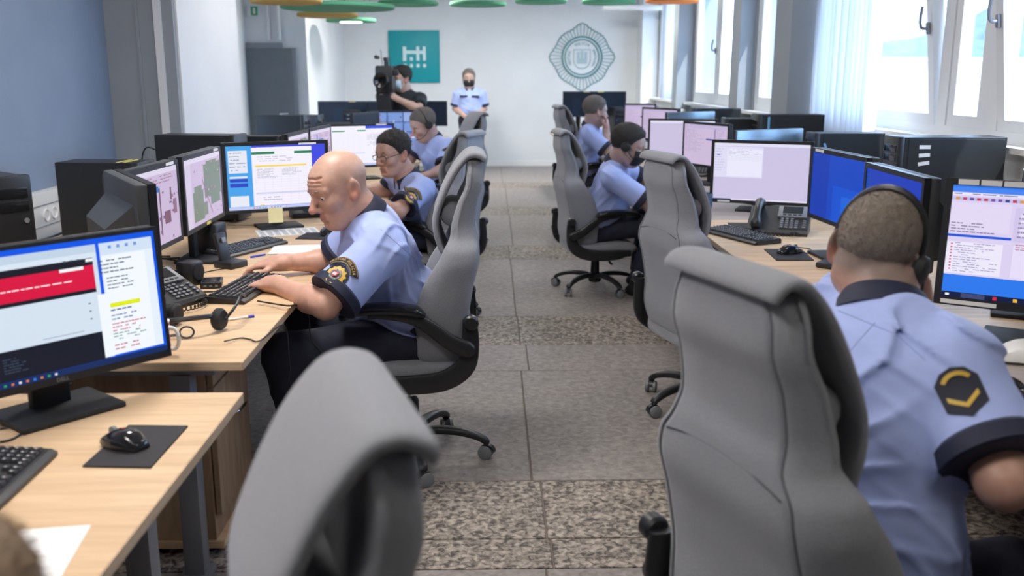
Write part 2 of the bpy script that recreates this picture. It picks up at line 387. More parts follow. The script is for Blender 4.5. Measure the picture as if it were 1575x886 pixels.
# vertical fabric blinds, each slat a part of its blind
def blind(x, y0, y1, n, z0, z1, lab, amp=.035, ang=55):
    t = thing('vertical_blind', lab, 'blind', (x, (y0+y1)/2, z0))
    MB().box((0, 0, z1-z0+.02), (.04, y1-y0+.06, .04)).build('head_rail', 'pvc_white', t)
    sl = None
    for k in range(n):
        yy = y0+(y1-y0)*(k+.5)/n-(y0+y1)/2
        if sl is None:
            ring = [(-.055, .004*math.cos(3*q)) for q in (0,)]
            pts = [(-.06+.12*j/6, .008*math.sin(PI*j/6)) for j in range(7)]; pts = pts+[(p[0], p[1]+.0015) for p in reversed(pts)]
            sl = MB().prism(pts, z1-z0).mesh('slat', 'curtain')
        link_mesh('slat', sl, t, (random.uniform(-1, 1)*amp*.3, yy, 0), (0, 0, R(90-ang+random.uniform(-14, 14))))
blind(2.50, 6.25, 7.42, 15, .80, 2.78, 'white vertical slat blind drawn aside beyond the large near window')
blind(2.56, 13.2, 14.5, 12, 1.16, 2.78, 'white slat blind over the farthest window beside the back wall')
# ---------------------------------------------------------------- world outside the windows
slab('ground_outside', 'ground_out', (3.2, -40, -2.2), (140, 190, -2.0))
t = thing('white_building', 'long white flat-roofed building outside beyond the large window', 'building', (38, 46, -2))
MB().box((0, 0, 2.05), (58, 10, 4.1)).build('wall', 'concrete_out', t, smooth=False); MB().box((0, 0, 4.15), (58.6, 10.6, .12)).build('roof_edge', 'concrete_out', t, smooth=False)
t = thing('garden_fence', 'pale picket fence outside in front of the white building', 'fence', (20, 33, -2))
MB().box((0, 0, 1.2), (24, .06, .12)).box((0, 0, 2.0), (24, .06, .12)).build('rail', 'concrete_out', t, smooth=False)
pk = MB().box((0, 0, 1.1), (.2, .05, 2.2)).mesh('picket', 'concrete_out', False)
for k in range(60): link_mesh('picket', pk, t, (-11.9+.4*k, -.06, 0))
rings = []
for j in range(9):
    ring = []
    for k in range(41):
        x = 20+6*k; hh = 2+26*math.exp(-((x-175)/75)**2)*(1-((j-4)/4.2)**2)+3*math.sin(x*.09)
        ring.append((x, 230+10*j, -2+max(.1, hh*(1-((j-4)/4.05)**2))))
    rings.append(ring)
tag(MB().loft(rings, False, False).build('hill', 'hill_green'), 'wooded hill on the horizon outside the windows', 'hill')
t = thing('garden_tree', 'leafy tree outside at the right edge beyond the fence', 'tree', (19.5, 30, -2))
MB().tube([(0, 0, 0), (.1, 0, 1), (0, .1, 2.2)], [.12, .1, .05], 8).build('trunk', 'bark', t)
lm = MB()
for k in range(420):
    v = Vector((random.gauss(0, .75), random.gauss(0, .75), 1.5+random.gauss(0, .55))); r_ = Euler((random.random()*6, random.random()*6, 0)).to_matrix()
    lm.add([v+r_ @ Vector(q) for q in ((-.08, 0, 0), (0, -.04, .01), (.1, 0, 0), (0, .04, .01))], [(0, 1, 2, 3)])
tag(lm.build('leaves', 'leaf', t, smooth=False), kind='stuff')

# ---------------------------------------------------------------- ceiling lamps and hanging acoustic discs
def ceiling_lamp(x, y, e, i):
    t = thing('ceiling_panel_lamp', 'square lit panel lamp on the ceiling over the %s desks, %s from the viewer' % ('left' if x < 0 else 'right', ('nearest', 'second', 'third', 'fourth', 'farthest')[i//2]), 'lamp', (x, y, CEIL), group='ceiling panel lamps')
    MB().rbox((0, 0, -.02), (.62, .62, .04), .004).build('housing', 'pvc_white', t)
    MB().box((0, 0, -.042), (.56, .56, .004)).build('diffuser', 'lamp_glow', t, smooth=False)
    l = bpy.data.lights.new('panel_light', 'AREA'); l.shape = 'SQUARE'; l.size = .56; l.energy = e; l.color = (1, .95, .91)
    lo = bpy.data.objects.new('panel_light', l); COL.objects.link(lo); lo.parent = t; lo.location = (0, 0, -.05)
for i, (x, y, e) in enumerate([(-.95, .9, 28), (1.3, .8, 2.5), (-.8, 3.2, 36), (1.3, 3.6, 4), (-.9, 6.6, 12), (1.3, 6.6, 6), (-.9, 9.6, 14), (1.3, 9.6, 8), (-.9, 13.2, 55), (1.3, 13.2, 55)]): ceiling_lamp(x, y, e, i)
DZ = 2.36
def disc(px, py, wpx, m, lab, yy, thick=.045):
    p = aty(px, py, yy); r = wpx*p.y/1465/2; DZ = p.z
    t = thing('acoustic_disc', lab, 'ceiling panel', (p.x, p.y, DZ), group=None)
    MB().lathe([(.01, 0), (r-.01, 0), (r, .01), (r, thick-.01), (r-.01, thick), (.01, thick)], 40).build('panel', m, t)
    for a in (.5, 2.6, 4.7): MB().cyl((r*.6*math.cos(a), r*.6*math.sin(a), thick), (r*.6*math.cos(a), r*.6*math.sin(a), CEIL-DZ), .003, n=6).build('wire', 'metal_grey', t)
    return t, r
disc(440, 5, 106, 'disc_tan', 'tan round acoustic disc nearest the exit sign', 9.2); disc(520, 14, 168, 'disc_green', 'large pale green acoustic disc beside the tan one, upper left', 11.0)
disc(504, 26, 90, 'disc_tan', 'small tan acoustic disc between two green discs above the door wall', 12.2); t, r = disc(540, 34, 74, 'disc_green', 'lowest-looking green acoustic disc with a lit lamp underneath', 13.4)
MB().lathe([(.01, -.006), (r*.45, -.006), (r*.45, 0), (.01, 0)], 24).build('lamp_lens', 'lamp_glow', t)
disc(628, 8, 90, 'disc_green', 'green acoustic disc above the teal square sign', 12.5); disc(735, 9, 84, 'disc_green', 'green acoustic disc at the middle of the ceiling', 13); disc(832, 5, 78, 'disc_green', 'green acoustic disc just left above the police emblem', 12.5)
disc(936, 6, 80, 'disc_green', 'green acoustic disc right above the police emblem', 12.8); disc(1034, 4, 80, 'disc_orange', 'orange acoustic disc near the open window', 12.3)
p = aty(990, 12, 15.0)
t = thing('linear_lamp', 'long white bar lamp hanging right of the police emblem', 'lamp', (p.x, 15.0, p.z))
MB().rbox((0, 0, 0), (1.25, .09, .07), .008).build('housing', 'pvc_white', t)
for sx in (-.5, .5): MB().cyl((sx, 0, .03), (sx, 0, CEIL-p.z), .003, n=6).build('wire', 'metal_grey', t)
# ---------------------------------------------------------------- back wall: teal sign and police emblem
a, b = aty(597, 47, YF), aty(677, 127, YF); W = b.x-a.x
t = thing('wall_sign', 'teal square wall sign with a pale pixel castle logo', 'sign', ((a.x+b.x)/2, YF-.02, (a.z+b.z)/2))
MB().rbox((0, 0, 0), (W, .03, W), .004).build('board', 'teal', t)
def lq(x0, x1, y0, y1):
    u = lambda q: (q-1026)/312*W; v = lambda q: -(q-335)/310*W
    return MB().box(((u(x0)+u(x1))/2, -.0185, (v(y0)+v(y1))/2), (abs(u(x1)-u(x0)), .009, abs(v(y1)-v(y0))))
for q in ((957, 978, 275, 360), (978, 1098, 298, 318), (1040, 1058, 275, 298), (1040, 1058, 318, 358), (1080, 1098, 275, 298), (1080, 1098, 318, 358), (1000, 1018, 338, 358), (960, 978, 378, 398), (1000, 1018, 378, 398), (1040, 1058, 378, 398), (1080, 1098, 378, 398)):
    lq(*q).build('logo_block', 'logo_pale', t, smooth=False)
c = aty(895, 88, YF); ER = .545
t = thing('police_emblem', 'line-drawn police star emblem with a castle shield on the back wall', 'emblem', (c.x, YF-.014, c.z))
def ring(rad, w, m='teal_line', name='ring'):
    MB().tube([(rad*math.cos(2*PI*k/64), 0, rad*math.sin(2*PI*k/64)) for k in range(65)], w, 6, False).build(name, m, t)
ring(.60*ER, .013); ring(.515*ER, .010)
tips = []
NR = 48
for k in range(NR):
    a = 2*PI*(k+.5)/NR; d = abs((math.degrees(a)+45) % 90-45)       # degrees from the nearest main point
    rt = ER*np.interp(d, [0, 5, 12, 20, 30, 38, 42, 45], [.99, .95, .88, .83, .82, .86, .85, .74]); tips.append((a, rt))
    MB().tube([(.615*ER*math.cos(a), 0, .615*ER*math.sin(a)), (rt*math.cos(a), 0, rt*math.sin(a))], .0046, 6).build('ray', 'teal_line', t)
sc = []
for k in range(NR):
    a0, r0 = tips[k]; a1, r1 = tips[(k+1) % NR]
    if a1 < a0: a1 += 2*PI
    for j in range(5):
        u = j/5; aa = a0+(a1-a0)*u; rr = r0+(r1-r0)*u+.020*math.sin(PI*u); sc.append((rr*math.cos(aa), 0, rr*math.sin(aa)))
sc.append(sc[0]); MB().tube(sc, .0075, 6, False).build('outline', 'teal_line', t)
sh = [(-.13, .12), (.13, .12), (.13, -.07), (.10, -.14), (.05, -.175), (0, -.185), (-.05, -.175), (-.10, -.14), (-.13, -.07), (-.13, .12)]
MB().tube([(x*1.05, 0, z) for x, z in sh], .005, 6).build('shield_outline', 'teal_line', t)
cs = MB()
for x0, z0, x1, z1 in ((-.085, -.10, .085, -.01), (-.085, -.01, -.035, .07), (.035, -.01, .085, .07), (-.022, -.01, .022, .10), (-.092, .07, -.028, .085), (.028, .07, .092, .085)): cs.box(((x0+x1)/2, 0, (z0+z1)/2), (x1-x0, .006, z1-z0))
mat('castle_pale', (.42, .55, .60), .7); cs.build('castle', 'castle_pale', t, smooth=False)
def arc_text(txt, a0, a1, rad, size, m='teal_line'):
    mb = MB()
    for k, ch in enumerate(txt):
        a = R(a0+(a1-a0)*k/(len(txt)-1)); p = Vector((rad*math.cos(a), -.003, rad*math.sin(a)))
        text_mb(mb, ch, size, frame(p, (math.sin(a), 0, -math.cos(a)), (math.cos(a), 0, math.sin(a))), .004)
    return mb.build('lettering', m, t, smooth=False)
arc_text('POLÍCIA', 118, 62, .40*ER, .062); arc_text('MESTSKÁ', 208, 158, .40*ER, .058); arc_text('BRATISLAVA', 30, -36, .40*ER, .052)
# ------------------------------------------------------------------ chairs (local: +X forward, Z up, origin on the floor under the column)
XRR = [(.40, -.195), (.46, -.240), (.54, -.252), (.64, -.246), (.76, -.262), (.88, -.288), (.945, -.285), (1.0, -.272), (1.08, -.282), (1.16, -.305), (1.24, -.302)]
WW = [(.40, .16), (.46, .215), (.56, .25), (.72, .262), (.84, .262), (.90, .250), (.955, .205), (1.0, .196), (1.10, .190), (1.19, .180), (1.24, .155)]
TT = [(.40, .13), (.50, .21), (.65, .215), (.80, .19), (.90, .145), (.98, .10), (1.05, .085), (1.24, .06)]
TF = [(.40, .10), (.50, .10), (.65, .095), (.80, .085), (.90, .07), (.98, .055), (1.24, .045)]
def back_section(z, grow=0.):
    x, w, T, tf = interp(z, XRR), interp(z, WW), interp(z, TT), interp(z, TF)
    h = [(0, .0), (.40, 0), (.74, .002), (.79, .005), (.815, .015), (.84, .006), (.89, .010), (.945, .028), (.985, .06), (1.0, .42*T+.03), (1.0, .72*T), (.965, .93*T), (.90, T), (.82, .97*T), (.72, (T+tf)/2), (.60, tf+.004), (.35, tf), (0, tf)]
    L = [Vector((x+b, a*w, z)) for a, b in h]; Rr = [Vector((x+b, -a*w, z)) for a, b in reversed(h[1:-1])]
    return L+Rr
def make_chair(label, arms=True):
    t = thing('office_chair', label, 'chair')
    zs = [.40+.84*k/70 for k in range(71)]
    rings = [back_section(z) for z in zs]
    def shrink(ring, f, dz):
        c = sum(ring, Vector())/len(ring); return [c+(p-c)*f+Vector((0, 0, dz)) for p in ring]
    rings = [shrink(rings[0], .75, -.018), shrink(rings[0], .93, -.010)]+rings+[shrink(rings[-1], .93, .010), shrink(rings[-1], .75, .016)]
    back = MB().loft(rings).build('backrest', 'fabric', t, ang=60)
    for s in (-1, 1):
        MB().tube([(interp(z, XRR)+.011, s*.815*interp(z, WW), z) for z in [.42+.80*k/50 for k in range(51)]], .0045, 6).build('piping', 'seam', back)
    # stitched line across the back below the head panel
    MB().tube([(interp(.93-.02*abs(q)**2, XRR)+.002, q*.81*interp(.93, WW), .93-.02*abs(q)**2) for q in [-1+2*k/20 for k in range(21)]], .0022, 6).build('cross_seam', 'seam', back)
    # head cover: rolls over the top and stands off in front, open at the sides
    path = spline([(-.322, 1.155), (-.325, 1.20), (-.312, 1.243), (-.280, 1.268), (-.235, 1.262), (-.185, 1.20), (-.135, 1.105), (-.112, 1.02), (-.125, .94), (-.165, .86), (-.185, .80), (-.190, .755)], 44) if False else None
    pts = [Vector((a, 0, b)) for a, b in ((-.309, 1.240), (-.305, 1.250), (-.295, 1.260), (-.270, 1.266), (-.238, 1.254), (-.190, 1.195), (-.145, 1.105), (-.118, 1.02), (-.126, .94), (-.158, .86), (-.178, .80), (-.186, .745))]
    sp = spline(pts, 44); rings = []
    for k, p in enumerate(sp):
        u = k/44; tv = (sp[min(k+1, 44)]-sp[max(k-1, 0)]).normalized(); nv = Vector((-tv.z, 0, tv.x))
        w = interp(u, [(0, .170), (.12, .172), (.3, .168), (.55, .172), (.75, .182), (.9, .175), (1, .16)]); th = interp(u, [(0, .008), (.1, .014), (.5, .014), (.9, .012), (1, .008)])
        ring = []
        for j in range(24):
            a = 2*PI*j/24; ca, sa = math.cos(a), math.sin(a); ring.append(p+Vector((0, 1, 0))*(w*math.copysign(abs(ca)**.28, ca))+nv*(th*math.copysign(abs(sa)**.6, sa)))
        rings.append(ring)
    hc = MB().loft(rings).build('head_cover', 'fabric', t, ang=60)
    for s in (-1, 1): MB().tube([p+Vector((0, s*(interp(k/44, [(0, .170), (.12, .172), (.3, .168), (.55, .172), (.75, .182), (.9, .175), (1, .16)])-.004), 0)) for k, p in enumerate(sp)][3:40], .0035, 6).build('edge_piping', 'fabric_side', hc)
    MB().lathe([(.004, -.155), (.028, -.152), (.042, -.140), (.047, -.12), (.048, 0), (.047, .12), (.042, .140), (.028, .152), (.004, .155)], 20, c=(-.182, 0, 1.035), rot=Matrix.Rotation(PI/2, 3, 'X')).build('head_pillow', 'fabric_side', t)
    # seat
    rings = []
    for k in range(25):
        u = k/24; x = -.235+.50*u; w = interp(u, [(0, .19), (.15, .235), (.6, .262), (.9, .25), (1, .21)]); zt = interp(u, [(0, .475), (.3, .468), (.7, .482), (.9, .472), (1, .435)]); zb = interp(u, [(0, .40), (.85, .385), (1, .405)])
        if k in (0, 24): zt -= .012; w *= .96
        ring = []
        for j in range(28):
            a = 2*PI*j/28; ca, sa = math.cos(a), math.sin(a); zz = (zt+zb)/2+(zt-zb)/2*math.copysign(abs(sa)**.55, sa)+(.018*max(0, abs(ca)-.55) if sa > 0 else 0)
            ring.append(Vector((x, w*math.copysign(abs(ca)**.45, ca), zz)))
        rings.append(ring)
    MB().loft(rings).build('seat', 'fabric', t, ang=60)
    MB().rbox((.02, 0, .378), (.40, .44, .03), .014).build('seat_pan', 'black_plastic', t)
    def flat(path, w, h, name, par, m='black_plastic'):
        P = spline(path, 28); rings = []
        for k, p in enumerate(P):
            tv = (P[min(k+1, 28)]-P[max(k-1, 0)]).normalized(); yv = Vector((0, 1, 0)); nv = yv.cross(tv).normalized(); yv = tv.cross(nv)
            ww = w(k/28) if callable(w) else w; hh = h(k/28) if callable(h) else h; ring = []
            for j in range(12):
                a = 2*PI*j/12; ca, sa = math.cos(a), math.sin(a); ring.append(p+yv*(ww*math.copysign(abs(ca)**.6, ca))+nv*(hh*math.copysign(abs(sa)**.6, sa)))
            rings.append(ring)
        return MB().loft(rings).build(name, m, par, ang=50)
    for s in (-1, 1):
        y = s*.262
        br = flat([(.20, y*.93, .405), (.10, y, .390), (-.04, y, .388), (-.15, y, .405), (-.225, y*.99, .460), (-.245, y*.98, .55), (-.245, y*.97, .645)], .016, lambda u: interp(u, [(0, .016), (.2, .038), (.6, .042), (1, .028)]), 'side_bracket', t)
        for q in ((-.235, .535), (-.248, .640)): MB().lathe([(.002, -.022), (.024, -.022), (.030, -.014), (.030, .014), (.024, .022), (.002, .022)], 18, c=(q[0], s*.283, q[1]), rot=Matrix.Rotation(PI/2, 3, 'X')).build('joint', 'black_plastic', br)
        a = flat([(-.235, s*.292, .535), (-.165, s*.297, .570), (-.10, s*.300, .622), (-.04, s*.302, .660), (.04, s*.302, .678), (.14, s*.300, .684)], .016, lambda u: interp(u, [(0, .034), (.5, .027), (1, .016)]), 'armrest', t)
        flat([(-.075, s*.300, .672), (-.03, s*.300, .694), (.06, s*.300, .704), (.17, s*.300, .700), (.225, s*.300, .684), (.24, s*.300, .664)], lambda u: interp(u, [(0, .020), (.15, .042), (.8, .046), (1, .026)]), lambda u: interp(u, [(0, .009), (.2, .020), (.85, .018), (1, .009)]), 'arm_pad', a, 'black_gloss')
    mech = MB().rbox((.0, 0, .350), (.20, .16, .035), .012).build('mechanism', 'black_plastic', t)
    MB().tube([(.03, -.07, .345), (.05, -.17, .340), (.06, -.22, .325)], .006, 8).rbox((.06, -.235, .322), (.02, .05, .012), .005).build('lever', 'black_plastic', mech)
    MB().lathe([(.004, .10), (.032, .10), (.034, .12), (.030, .25), (.024, .262), (.004, .262)], 18).build('column_sleeve', 'black_plastic', t)
    MB().cyl((0, 0, .255), (0, 0, .345), .0145).build('gas_lift', 'chrome', t)
    MB().lathe([(.004, .065), (.045, .065), (.050, .085), (.046, .125), (.034, .135), (.004, .135)], 20).build('hub', 'black_plastic', t)
    leg = wheel = None
    for k in range(5):
        a = 2*PI*k/5+.35; rz = (0, 0, a)
        if leg is None:
            leg = flat([(.03, 0, .105), (.10, 0, .120), (.19, 0, .117), (.26, 0, .102), (.305, 0, .082), (.318, 0, .066)], lambda u: .026-.008*u, lambda u: .018-.005*u, 'leg', t); lme = leg.data; leg.rotation_euler = rz
            hood = MB()
            for j in range(9): pass
            rings = []
            for j in range(10):
                b = PI*j/9; rings.append([Vector((-.034*math.cos(b), yy, .032+.034*math.sin(b)*q)) for yy, q in ((-.012, .94), (.012, .94), (.012, .6), (-.012, .6))])
            hood.loft(rings).cyl((.0, 0, .05), (0, 0, .078), .008); hme = hood.mesh('caster', 'black_plastic')
            wme = MB().lathe([(.003, -.009), (.024, -.009), (.029, -.006), (.029, .006), (.024, .009), (.003, .009)], 20, rot=Matrix.Rotation(PI/2, 3, 'X')).mesh('wheel', 'grey_plastic')
        else: leg = link_mesh('leg', lme, t, (0, 0, 0), rz)
        cst = link_mesh('caster', hme, t, (.318*math.cos(a), .318*math.sin(a), 0), (0, 0, a+1.1+.9*k))
        for s in (-1, 1): link_mesh('wheel', wme, cst, (.006, s*.019, .0295))
    return t
LOW = {'hub', 'leg', 'caster', 'column_sleeve'}
chair0 = None
def place_chair(x, y, rz, label, lift=0., base=None, sc=1.0):
    global chair0
    if chair0 is None: chair0 = make_chair(label); o = chair0
    else: o = copy_tree(chair0)
    o.location = (x, y, 0); o.rotation_euler = (0, 0, rz); o['label'] = label; o['group'] = 'grey office chairs'; o.scale = (sc, sc, sc)
    for ch in o.children:
        if ch.name.split('.')[0] not in LOW: ch.location.z = lift
        elif base is not None and ch.name.split('.')[0] in ('leg', 'caster'):
            a = base; co, si = math.cos(a), math.sin(a); l = ch.location; ch.location = (l.x*co-l.y*si, l.x*si+l.y*co, l.z); ch.rotation_euler.z += a
    return o
SC = .95
place_chair(-.325, 3.585, R(182), 'grey high-backed office chair the bald officer sits in', .015, base=R(8), sc=SC)
place_chair(-.385, .925, R(198), 'blurred grey office chair in the left foreground, its head cover filling the bottom edge', -.05, sc=SC)
place_chair(.640, 1.60, R(20), 'large grey office chair in the right foreground behind the shaven-headed officer', -.01, sc=SC)
place_chair(.985, 4.15, R(16), 'empty grey office chair at the middle of the right row', -.04, base=R(20), sc=SC)
place_chair(.73, 6.60, R(8), 'grey office chair of the masked officer with the headset', -.08, base=R(-25), sc=SC)
place_chair(.90, 9.25, R(8), 'grey office chair farthest along the right row', .01, base=R(10), sc=SC)
place_chair(-.37, 6.0, R(160), 'grey office chair of the officer with glasses', -.05, sc=SC)
place_chair(-.36, 8.4, R(200), 'farthest grey office chair on the left, behind the officer with the headset', -.03, sc=SC)

# ------------------------------------------------------------------ desks
DZT = .735
def desk(name, label, x0, x1, y0, y1, side, m='wood', beam=True, notch=None):
    cx, cy = (x0+x1)/2, (y0+y1)/2; w, d = x1-x0, y1-y0
    t = thing('desk', label, 'desk', (cx, cy, 0))
    MB().rbox((0, 0, DZT-.0125), (w, d, .025), .0015, seg=1).build('desktop', m, t, smooth=False)
    eb = MB().box((side*(w/2+.0006), 0, DZT-.0125), (.0012, d-.004, .023)).box((0, -d/2-.0006, DZT-.0125), (w-.004, .0012, .023))
    eb.build('edge_band', 'wood_edge', t, smooth=False)
    xa = side*(w/2-.22); xb = -side*(w/2-.10)
    for sy in (-1, 1):
        yy = sy*(d/2-.16)
        MB().rbox((xa, yy, (DZT-.08)/2), (.06, .06, DZT-.08), .003).rbox((xa-side*.0, yy, .012), (.09, .09, .024), .004).build('leg', 'metal_grey', t)
        MB().rbox((xb, yy, (DZT-.08)/2), (.06, .06, DZT-.08), .003).build('leg', 'metal_grey', t)
        MB().rbox(((xa+xb)/2, yy, DZT-.055), (abs(xa-xb)+.2, .045, .055), .003).build('cross_beam', 'metal_grey', t)
    if beam:
        MB().rbox((-side*.12, 0, DZT-.055), (.045, d-.3, .05), .003).build('long_beam', 'metal_grey', t)
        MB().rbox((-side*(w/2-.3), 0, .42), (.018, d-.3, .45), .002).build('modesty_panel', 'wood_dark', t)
    return t
desk('desk', 'pale oak desk in the left foreground with the mouse pad', -2.12, -.618, -.15, 2.236, 1)
desk('desk', 'pale oak desk the bald officer works at', -2.12, -.685, 2.49, 4.90, 1)
desk('desk', 'desk of the officer with glasses', -1.78, -.66, 4.93, 7.36, 1)
desk('desk', 'farthest desk on the left below the cameraman', -2.3, -.66, 7.39, 10.3, 1)
desk('desk', 'desk against the left rear wall carrying the two dark screens', -2.35, -.55, 11.2, 12.4, 1, 'wood_grey')
desk('desk', 'desk at the right rear below the police emblem', .80, 2.3, 11.9, 13.2, -1, 'wood_grey')
desk('desk', 'oak desk of the shaven-headed officer in the right foreground', 1.045, 2.55, .30, 2.598, -1, 'wood_grey')
desk('desk', 'oak desk in the right row with the telephone and white screen', 1.045, 2.55, 2.602, 5.05, -1)
desk('desk', 'right row desk behind the striped cup', 1.045, 2.50, 5.054, 7.48, -1, 'wood_grey')
desk('desk', 'farthest desk in the right row', 1.045, 2.35, 7.95, 11.2, -1, 'wood_grey')
# pedestal cabinet under the bald officer's desk
t = thing('pedestal_cabinet', 'oak pedestal cabinet with a bow handle under the left desks', 'cabinet', (-1.14, 2.99, 0))
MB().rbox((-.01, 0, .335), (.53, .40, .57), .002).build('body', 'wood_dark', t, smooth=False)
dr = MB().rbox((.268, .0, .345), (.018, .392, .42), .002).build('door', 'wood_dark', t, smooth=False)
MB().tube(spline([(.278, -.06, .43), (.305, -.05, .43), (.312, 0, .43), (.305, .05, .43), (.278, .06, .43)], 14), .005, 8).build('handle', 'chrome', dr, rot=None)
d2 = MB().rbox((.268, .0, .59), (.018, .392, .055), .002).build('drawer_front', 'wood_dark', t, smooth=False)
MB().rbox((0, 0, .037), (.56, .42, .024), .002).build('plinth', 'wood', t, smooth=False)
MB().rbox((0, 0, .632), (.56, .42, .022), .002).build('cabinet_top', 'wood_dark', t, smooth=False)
for sx in (-1, 1):
    for sy in (-1, 1): MB().cyl((sx*.22, sy*.16, 0), (sx*.22, sy*.16, .026), .02, n=12).build('foot', 'black_plastic', t)
# ------------------------------------------------------------------ screens and monitors
def lin(c): return tuple(((v/255)/12.92 if v/255 <= .04045 else ((v/255+.055)/1.055)**2.4) for v in c)
def screen_mesh(w, h, rects):
    vs, fs, cs = [], [], []
    for k, (x0, y0, x1, y1, c) in enumerate(rects):
        d = -.00012*k if k < 12 else -.0015-.000002*k
        o = len(vs); vs += [(-w/2+x0*w, d, -h/2+y0*h), (-w/2+x1*w, d, -h/2+y0*h), (-w/2+x1*w, d, -h/2+y1*h), (-w/2+x0*w, d, -h/2+y1*h)]
        fs.append((o, o+1, o+2, o+3)); cs += [(*lin(c), 1)]*4
    me = bpy.data.meshes.new('screen'); me.from_pydata(vs, [], fs); me.materials.append(MATS['screen'])
    ca = me.color_attributes.new('Col', 'FLOAT_COLOR', 'POINT'); ca.data.foreach_set('color', [q for c in cs for q in c]); me.update(); return me
def lines(x0, y0, x1, y1, n, c, fill=.6, rnd=None):
    # rows of tiny words
    rnd = rnd or random.Random(int(x0*1000+y0*777+n)); out = []
    for k in range(n):
        y = y1-(y1-y0)*(k+.5)/n; hh = (y1-y0)/n*.32; x = x0
        end = x0+(x1-x0)*rnd.uniform(.45, 1)
        while x < end:
            ww = rnd.uniform(.02, .08)*(x1-x0)*1.6
            if rnd.random() < fill+.25: out.append((x, y-hh/2, min(x+ww, x1), y+hh/2, c))
            x += ww*1.25
    return out
def grid(x0, y0, x1, y1, nx, ny, c, t=.0012):
    return [(x0+(x1-x0)*i/nx-t/2, y0, x0+(x1-x0)*i/nx+t/2, y1, c) for i in range(nx+1)]+[(x0, y0+(y1-y0)*j/ny-t, x1, y0+(y1-y0)*j/ny+t, c) for j in range(ny+1)]
def taskbar(c=(10, 30, 70), n=9, x0=.0, colz=None):
    rnd = random.Random(n+5); out = [(0, 0, 1, .04, c)]
    for k in range(n): out.append((x0+.02+.03*k, .013, x0+.031+.03*k, .029, rnd.choice([(60, 130, 220), (230, 230, 235), (40, 160, 90), (220, 120, 40), (200, 40, 50)])))
    return out
def s_browser():
    B = (8, 84, 226); pg = (208, 222, 236); r = [(0, 0, 1, 1, B), (0, .045, .72, .955, pg), (0, .895, .72, .955, (190, 208, 226)), (0, .86, .715, .895, (214, 226, 240))]
    r += [(0, .585, .70, .855, (18, 20, 34)), (0, .615, .70, .80, (214, 12, 62)), (.55, .775, .655, .80, (240, 240, 244)), (.668, .828, .70, .85, (238, 238, 242))]
    r += [(.0, .045, .72, .27, (14, 20, 36)), (.735, .06, .985, .955, (226, 236, 246)), (.735, .86, .985, .955, (206, 222, 240)), (.745, .06, .945, .85, (238, 244, 250))]
    r += [(.752, .44, .895, .475, (222, 232, 10)), (.70, .055, .745, .56, (238, 244, 250))]
    r += lines(.72, .71, .90, .83, 4, (70, 80, 100), .5)+lines(.752, .58, .90, .69, 4, (80, 90, 110))+lines(.752, .40, .93, .435, 1, (60, 80, 140))
    r += lines(.752, .33, .90, .39, 2, (90, 110, 160))+lines(.75, .24, .92, .32, 3, (200, 60, 90))+lines(.75, .17, .93, .24, 3, (60, 130, 110))+lines(.75, .09, .92, .15, 2, (190, 70, 90))
    r += [(.775+.04*k, .905, .79+.04*k, .93, (110, 150, 210)) for k in range(4)]+[(.57+.03*k, .845, .58+.03*k, .86, (60, 70, 90)) for k in range(3)]
    r += lines(.30, .685, .66, .715, 1, (244, 226, 232), .95)+[(.0, .70, .012, .73, (244, 230, 234))]
    r += [(.655, .50-.06*k, .665, .51-.06*k, (90, 100, 120)) for k in range(3)]
    r += lines(.02, .16, .10, .25, 3, (170, 180, 195))+lines(.12, .10, .22, .22, 6, (70, 80, 100))+lines(.27, .10, .37, .22, 6, (70, 80, 100))+lines(.18, .842, .34, .856, 1, (180, 185, 195))+[(.44, .30, .62, .303, (20, 30, 50))]
    return r+[(.0, .0, 1, .045, (10, 40, 92)), (0, .002, .16, .04, (228, 236, 244))]+taskbar((10, 40, 92), 11, .15)[1:]
def s_map(v):
    pk = (196, 178, 208); r = [(0, 0, 1, 1, pk), (0, .93, 1, 1, (214, 206, 226)), (0, .0, .16, .93, (206, 194, 218))]; rnd = random.Random(v)
    if v == 1:
        r += [(.30, 0, .345, .9, (30, 110, 200)), (.40, .70, .62, .78, (30, 110, 190)), (.62, .12, .645, .75, (110, 84, 110)), (.70, .25, .82, .42, (120, 84, 106)), (.88, .35, .95, .55, (140, 106, 130)), (.83, .55, .86, .72, (120, 90, 110))]
        r += lines(.02, .3, .28, .9, 12, (150, 138, 170))+lines(.42, .8, .95, .92, 3, (150, 110, 130))
        for k in range(26): x, y = rnd.uniform(.36, .97), rnd.uniform(.03, .7); r.append((x, y, x+rnd.uniform(.004, .05), y+rnd.uniform(.01, .05), (130, 96, 122)))
    else:
        g = (112, 128, 116); r += [(.50, .35, .98, .86, g), (.58, .86, .90, .90, g), (.66, .22, .94, .36, g), (.18, .06, .46, .50, (118, 132, 118)), (.22, .5, .42, .58, (118, 132, 118)), (.46, .10, .56, .30, (124, 136, 124))]
        for k in range(60): x, y = rnd.uniform(.17, .97), rnd.uniform(.03, .92); r.append((x, y, x+rnd.uniform(.004, .03), y+rnd.uniform(.004, .03), rnd.choice([(150, 104, 140), (170, 120, 150), (100, 116, 104), (204, 170, 204)])))
        for k in range(20): x = .44+.012*k; r.append((x, .62-.028*k, x+.016, .66-.028*k, (150, 104, 140)))
    return r
